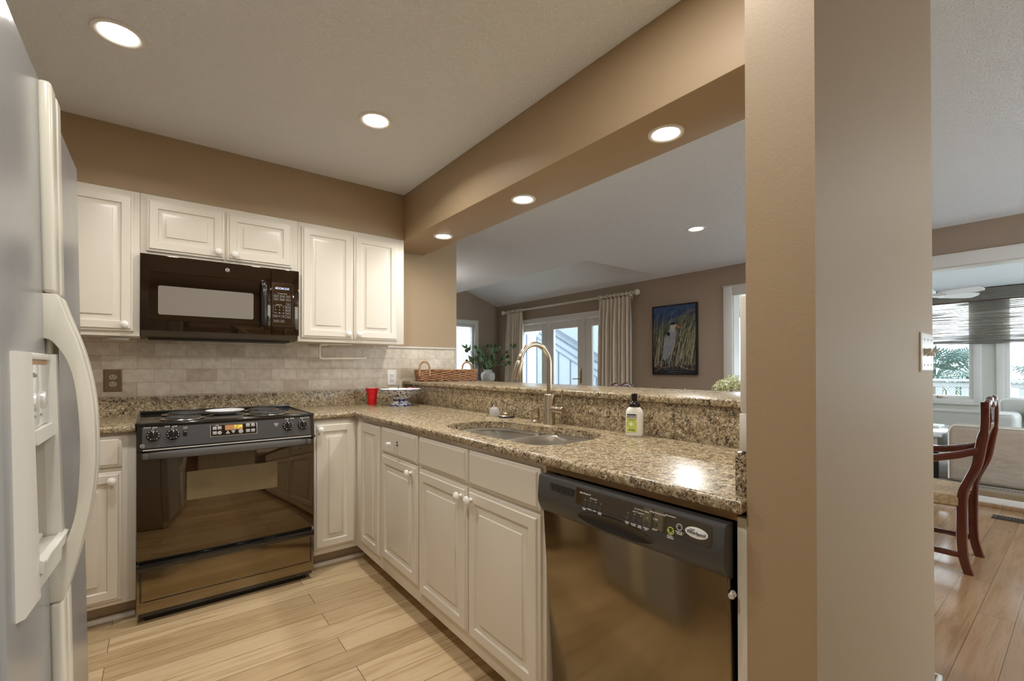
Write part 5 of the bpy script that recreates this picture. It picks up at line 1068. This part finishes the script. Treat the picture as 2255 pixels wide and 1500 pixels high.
# chairs: +y is the way the sitter faces; local origin under the seat centre
def chair(name, label, arms, loc, rotz, group):
    T = Thing(name, label, 'chair', (0, 0, 0), group); wd = 'walnut_dark'; sw = .20; sd = .20
    T.part('seat', MB().loft([[Vector((-.245, .23, z)), Vector((.245, .23, z)), Vector((.205, -.20, z)), Vector((-.205, -.20, z))] for z in (.425, .440, .462, .470)], 'rush') if not arms else MB().loft([[Vector((x*s, y*s, z)) for x, y in ((-.27, .24), (.27, .24), (.212, -.195), (-.212, -.195))] for z, s in ((.375, .97), (.385, 1), (.428, 1), (.440, .97), (.428, .5), (.420, .02))], 'rush'))
    for s in (-1, 1):
        pts = catmull([(s*.197, -.236, 0), (s*.197, -.214, .09), (s*.197, -.207, .20), (s*.197, -.209, .40), (s*.197, -.218, .48), (s*.197, -.243, .55), (s*.197, -.270, .63), (s*.197, -.288, .75), (s*.197, -.302, .85), (s*.197, -.303, .985)], 4, False)
        T.part('leg', MB().loft([[p+Vector((a*.014, b*(.020 if p.z < .8 else .016), 0)) for a, b in ((-1, -1), (-.6, -1.15), (.6, -1.15), (1, -1), (1.15, 0), (1, 1), (.6, 1.15), (-.6, 1.15), (-1, 1), (-1.15, 0))] for p in pts], wd))
        T.part('leg', MB().loft([[Vector((s*.238, .205, z))+Vector((a*r, b*r, 0)) for a, b in ((-1, -1), (1, -1), (1, 1), (-1, 1))] for z, r in ((0, .015), (.25, .018), (.43, .021), (.44 if not arms else .66, .018))], wd))
        T.part('stretcher', MB().box((s*.215-.009, -.20, .090), (s*.215+.009, .20, .120), wd, .003))
        if arms:
            ap = catmull([(s*.203, -.275, .710), (s*.222, -.18, .672), (s*.245, -.05, .640), (s*.255, .10, .640), (s*.250, .20, .665), (s*.245, .25, .660)], 5, False)
            T.part('armrest', MB().loft([[p+Vector((a*.019, 0, b*.021)) for a, b in ((-1, -.8), (-.5, -1), (.5, -1), (1, -.8), (1, .5), (.5, 1), (-.5, 1), (-1, .5))] for p in ap], wd))
    T.part('stretcher', MB().box((-.20, -.010, .093), (.20, .010, .117), wd, .003)); T.part('stretcher', MB().box((-.225, .195, .26), (.225, .213, .285), wd, .003))
    # yoke crest rail: ears up, dips in the middle
    N_ = 56; R = []
    for i in range(N_+1):
        t = -1+2*i/N_; z = .988+.020*math.exp(-((abs(t)-.42)/.16)**2)+.012*math.exp(-(t/.13)**2)*-1-.030*max(0, abs(t)-.72)/.28*1.2; h = .030
        R.append([Vector((t*.214, -.303+.010*(1-t*t)*-1+dy, z+dz)) for dy, dz in ((-.008, -h), (.008, -h), (.014, -h+.006), (.014, -.002), (.010, .004), (.004, .007), (-.004, .007), (-.010, .004), (-.014, -.002), (-.014, -h+.006))])
    T.part('crest_rail', MB().loft(R, wd))
    sp = []
    for z, w in ((.475, .075), (.56, .045), (.66, .060), (.76, .095), (.83, .080), (.88, .050), (.93, .075), (.965, .10)):
        y = -.215-.088*min(1, max(0, (z-.5)/.34)); sp.append([Vector((-w, y, z)), Vector((w, y, z)), Vector((w, y-.012, z)), Vector((-w, y-.012, z))])
    T.part('splat', MB().loft(sp, wd)); T.part('back_rail', MB().box((-.20, -.225, .445), (.20, -.200, .480), wd, .003))
    T.e.location = loc; T.e.rotation_euler = (0, 0, rotz); return T
G = 'carved dark wood dining chairs'
chair('dining_armchair', 'dark red wooden armchair with woven rush seat beyond the tan wall end', True, (3.835, .676, 0), 0, G)
c1 = chair('dining_chair', 'dark wooden chair back in front of the curtain by the french doors', False, (3.965, 2.86, 0), pi, G)
c1.copy((3.56, 2.07, 0), 'dark wooden chair back below the heron painting', -pi/2, G)
c1.copy((3.54, 1.50, 0), 'dark wooden chair back tucked behind the tile edge beside the hydrangeas', -pi/2, G)
for (x, y, w_, lab) in ((2.42, 5.6, 9, 'added bronze torchiere floor lamp in the dining room corner, unseen behind the kitchen wall'), (4.75, -2.1, 24, 'added bronze torchiere floor lamp in the hall, unseen behind the wall end')):  # unseen uplights added to brighten the dining and hall ceilings
    T = Thing('added_floor_lamp', lab, 'lamp', (x, y, 0), 'added torchiere floor lamps')
    T.part('base', MB().lathe([(0, 0), (.14, 0), (.14, .012), (.03, .03), (0, .03)], 'register', (x, y, 0), 32)); T.part('pole', MB().cyl((x, y, .02), (x, y, 1.72), .011, 'register', 16))
    T.part('lamp_shade', MB().lathe([(.02, 1.70), (.06, 1.715), (.15, 1.80), (.16, 1.82), (.152, 1.82), (.145, 1.80), (.058, 1.722), (.02, 1.71)], 'shade_glass', (x, y, 0), 40, cap=False))
    la = bpy.data.lights.new('lamp', 'AREA'); la.shape = 'DISK'; la.size = .14; la.energy = w_; la.color = (1.0, .93, .84)
    lo_ = bpy.data.objects.new('lamp', la); COL.objects.link(lo_); lo_.location = (0, 0, 1.745); lo_.rotation_euler = (pi, 0, 0); lo_.parent = T.e
# ================================================================== sunroom
sf = .118
T = Thing('sofa', 'sofa in a tan slipcover with its back to the dining room', 'sofa', (6.15, -.4, sf))
def cush(a, b, bev, mat): return MB().box(a, b, mat, bev, 3)
bk = cush((5.765, -1.6, sf+.012), (5.985, .835, .648), .04, 'slipcover'); T.part('back', bk)
T.part('base', cush((5.95, -1.58, sf+.02), (6.65, .81, sf+.30), .03, 'slip_white')); T.part('arm', cush((5.95, .60, sf+.02), (6.67, .82, .56), .05, 'slip_white')); T.part('arm', cush((5.95, -1.58, sf+.02), (6.67, -1.38, .56), .05, 'slip_white'))
T.part('seat_cushion', cush((5.99, -.38, sf+.30), (6.68, .59, sf+.44), .04, 'slip_white')); T.part('seat_cushion', cush((5.99, -1.37, sf+.30), (6.68, -.39, sf+.44), .04, 'slip_white'))
pr_ = [Vector((5.772, .83, z)) for z in (.15, .35, .58)]+[Vector((5.772, .815, .628)), Vector((5.772, .79, .644))]+[Vector((5.772, y, .646)) for y in (.3, -.3, -.9, -1.55)]
T.part('piping', MB().tube(pr_, .006, 'piping', 8), label='pale piping along the seam')
single('throw_pillow', MB().ball((6.10, .20, .69), .135, 'pillow_pattern', 24, sx=.55, sz=.95), 'dark patterned throw pillow peeking over the sofa back', 'pillow', (6.10, .20, .69))
T = Thing('armchair', 'white slipcovered armchair facing the sofa below the sunroom windows', 'armchair', (7.95, .2, sf))
T.part('back', cush((8.12, -.45, sf+.05), (8.34, .72, .785), .05, 'slip_white')); T.part('base', cush((7.45, -.45, sf+.02), (8.2, .72, sf+.32), .04, 'slip_white'))
T.part('arm', cush((7.45, .52, sf+.02), (8.2, .74, .64), .05, 'slip_white')); T.part('arm', cush((7.45, -.47, sf+.02), (8.2, -.25, .64), .05, 'slip_white')); T.part('cushion', cush((7.98, -.22, sf+.42), (8.14, .50, .72), .05, 'slip_white'))
T.part('piping', MB().tube([(8.118, .715, .3), (8.118, .715, .74), (8.118, .69, .778), (8.118, .64, .785), (8.118, -.4, .785)], .008, 'piping', 8).tube([(7.975, .49, .45), (7.975, .49, .69), (7.975, .46, .72), (7.975, -.2, .72)], .007, 'piping', 8).tube([(7.447, .735, .2), (7.447, .735, .60), (7.447, .70, .64), (7.447, .56, .64)], .007, 'piping', 8))
T = Thing('side_table', 'low side table with pale glossy top beside the sofa end', 'table', (6.15, 1.25, sf))
T.part('top', MB().box((5.76, .875, .520), (6.75, 1.75, .548), 'side_top', .006)); T.part('apron', MB().box((5.80, .91, .40), (6.71, 1.71, .520), 'side_body', .003))
for a in (5.80, 6.66):
    for b in (.905, 1.67): T.part('leg', MB().box((a, b, sf+.0105), (a+.05, b+.05, .42), 'frame_black', .003))
single('book', MB().box((6.35, .98, .5485), (6.62, 1.22, .566), 'paper_white', .004), 'pale book lying on the low side table', 'book', (6.48, 1.1, .5485))
single('rug', MB().box((5.72, -1.9, sf), (8.45, 2.6, sf+.010), 'sisal', .003), 'grey woven rug under the sofa in the sunroom', 'rug', (7, .3, sf))
T = Thing('floor_register', 'bronze slotted floor register by the sunroom step', 'register', (5.19, .31, 0))
T.part('frame', MB().box((5.125, .10, 0), (5.26, .497, .004), 'register', .002)); fs_ = MB()
for k in range(20): fs_.box((5.145, .118+.0175*k, .0042), (5.24, .127+.0175*k, .0062), 'register'); 
T.part('slot', MB().box((5.140, .112, .0036), (5.245, .470, .0045), 'gap_dark')); T.part('louver', fs_)
# woven shade
T = Thing('roman_shade', 'brown woven wood shade lowered halfway over the sunroom windows', 'shade', (8.55, .5, 2.2))
T.part('valance', MB().box((8.535, -2.0, 2.045), (8.543, 2.35, 2.212), 'woven_shade').box((8.530, -2.0, 2.045), (8.548, 2.35, 2.053), 'walnut_dark'))
T.part('panel', MB().box((8.560, -2.0, 1.495), (8.565, 2.35, 2.17), 'woven_shade')); T.part('fold', MB().box((8.553, -2.0, 1.49), (8.557, 2.35, 1.60), 'woven_shade')); T.part('hem', MB().box((8.552, -2.0, 1.482), (8.572, 2.35, 1.525), 'woven_shade', .003)); T.part('head_rail', MB().box((8.545, -2.0, 2.17), (8.59, 2.35, 2.214), 'walnut_dark'))
# ceiling fan
fxx, fyy, fz = 6.95, 1.20, 2.01
T = Thing('ceiling_fan', 'white ceiling fan in the sunroom', 'fan', (fxx, fyy, fz))
T.part('downrod', MB().cyl((fxx, fyy, fz+.06), (fxx, fyy, 2.40), .013, 'fan_white').lathe([(.0, .27), (.035, .27), (.065, .30), (.07, .32), (0, .32)], 'fan_white', (fxx, fyy, fz-.0), 28))
T.part('motor', MB().lathe([(0, -.06), (.05, -.058), (.085, -.03), (.105, .0), (.105, .03), (.08, .055), (.03, .065), (0, .066)], 'fan_white', (fxx, fyy, fz), 36))
for k in range(5):
    a = radians(-44+72*k); q = Matrix.Rotation(a, 3, 'Z') @ Matrix.Rotation(radians(-17), 3, 'X')
    pl = [(.17, -.045), (.20, -.055), (.48, -.068), (.545, -.055), (.565, -.02), (.565, .02), (.545, .055), (.48, .068), (.20, .055), (.17, .045)]
    b = MB(); c = Vector((fxx, fyy, fz-.015)); b.loft([[c+q @ Vector((x, y, z)) for x, y in pl] for z in (-.003, .003)], 'fan_white'); bl = T.part('blade', b)
    T.part('blade_arm', MB().tube([c+q @ Vector(p) for p in ((.08, 0, 0), (.13, .02, -.006), (.22, .018, -.006))], .008, 'fan_white', 8).tube([c+q @ Vector(p) for p in ((.08, 0, 0), (.13, -.02, -.006), (.22, -.018, -.006))], .008, 'fan_white', 8), bl)
# ================================================================== outdoors
T = Thing('porch_railing', 'white porch railing outside the sunroom windows', 'railing', (11.2, 1, -.05))
T.part('top_rail', MB().box((11.15, -3, .915), (11.30, 5, .955), 'railing', .004).box((11.19, -3, .82), (11.25, 5, .90), 'railing', .004)); T.part('bottom_rail', MB().box((11.19, -3, .05), (11.25, 5, .13), 'railing', .004))
for k in range(46): T.part('baluster', MB().box((11.2, -2.9+.17*k, .13), (11.24, -2.9+.17*k+.085, .82), 'railing'))
random.seed(21)
def palm(x, y, h, r, lab, nf=46):
    T = Thing('palm_tree', lab, 'palm', (x, y, -1.2), 'palms beyond the porch'); T.part('trunk', MB().lathe([(.16, 0), (.13, .6), (.13, h+1.2)], 'palm_trunk', (x, y, -1.2), 14)); c = MB()
    for k in range(nf):
        a = random.uniform(0, 2*pi); e = random.uniform(-.5, 1.3); d = Vector((cos(a)*cos(e), sin(a)*cos(e), sin(e))); st_ = Vector((x, y, h)); tip = st_+d*r*.55; s = d.cross(Z).normalized(); n = s.cross(d)
        c.tube([st_, tip], .012, 'palm_leaf', 5)
        for q in range(17):
            g = radians(-100+200*q/16); l = r*.55*random.uniform(.85, 1.1); dd = (d*cos(g)+s*sin(g)).normalized(); e1 = tip+dd*l*.6-Z*l*.04; e2 = tip+dd*l-Z*l*.30; w = (dd.cross(n)).normalized()*.016
            c.add([tip, e1-w, e2, e1+w], [(0, 1, 2, 3)], 'palm_leaf')
    T.part('crown', c)
palm(14.2, 2.25, .92, .9, 'fan palm beyond the porch behind the window edge of the wall end')
palm(16.6, 1.95, .98, .85, 'low fan palm just above the porch railing')
palm(14.2, .38, .95, .85, 'fan palm seen through the sunroom window behind the chair back')
palm(20.0, -2.4, .9, 1.0, 'fan palm farther along the porch railing')
palm(19.0, 3.9, .8, 1.0, 'low palm beyond the porch, hidden mostly by the wall end')
T = Thing('neighbor_house', 'pale blue sided house wing with sloped roof outside the french doors', 'house', (9.6, 10, -1.2))
rl = lambda y: 2.352+.49*(y-10.09); B0, B1, bxp = 7.2, 12.6, 9.5
T.part('wall', MB().prism([(B0, -1.2), (B1, -1.2), (B1, rl(B1)-.05), (B0, rl(B0)-.05)], 3.0, 'siding', (bxp, 0, 0), Y, Z))
for dz, t in ((-.20, .04), (-.43, .035), (-.615, .02)): T.part('trim_board', MB().prism([(B0, rl(B0)+dz-t), (B1, rl(B1)+dz-t), (B1, rl(B1)+dz), (B0, rl(B0)+dz)], -.03, 'siding_trim', (bxp, 0, 0), Y, Z))
for y in (7.9, 8.4, 8.9, 9.4, 9.9, 10.4, 10.9, 11.4): T.part('batten', MB().box((bxp-.02, y, -1.2), (bxp, y+.035, rl(y)-.63), 'siding_trim'))
T.part('roof', MB().prism([(B0-.3, rl(B0-.3)), (B1, rl(B1)), (B1, rl(B1)+.11), (B0-.3, rl(B0-.3)+.11)], 3.3, 'roof_grey', (bxp-.18, 0, 0), Y, Z))
T = Thing('porch_post', 'blue-grey porch post outside the french door sidelight', 'post', (7.5, 8.85, -.05)); T.part('post', MB().box((7.45, 8.76, -.05), (7.60, 8.93, 2.15), 'porch_post', .004)); T.part('top', MB().box((7.40, 8.70, 2.02), (7.65, 9.0, 2.2), 'porch_post', .004))
T = Thing('distant_house', 'distant white house seen through the narrow french door panel', 'house', (18, 15.5, -1.2)); T.part('wall', MB().box((17.5, 13, -1.2), (22, 19, 2.75), 'siding')); T.part('window', MB().box((17.46, 15.2, 1.75), (17.5, 16.0, 2.4), 'siding_trim').box((17.44, 15.56, 1.75), (17.46, 15.63, 2.4), 'railing')); T.part('roof', MB().prism([(12.7, 2.75), (19.3, 2.75), (16, 3.9)], 5, 'roof_grey', (17.3, 0, 0), Y, Z))
T = Thing('neighbor_house', 'pale sided house outside the far window with the blind', 'house', (3.5, 12.5, -1.2)); T.part('wall', MB().prism([(-1, -1.2), (6.5, -1.2), (6.5, 1.0), (-1, 3.6)], -3, 'siding', (0, 11.5, 0), X, Z)); 
for k in range(5): T.part('trim_board', MB().prism([(-1, 3.55-.3*k), (6.5, .95-.3*k), (6.5, .99-.3*k), (-1, 3.59-.3*k)], .03, 'siding_trim', (0, 11.5, 0), X, Z))
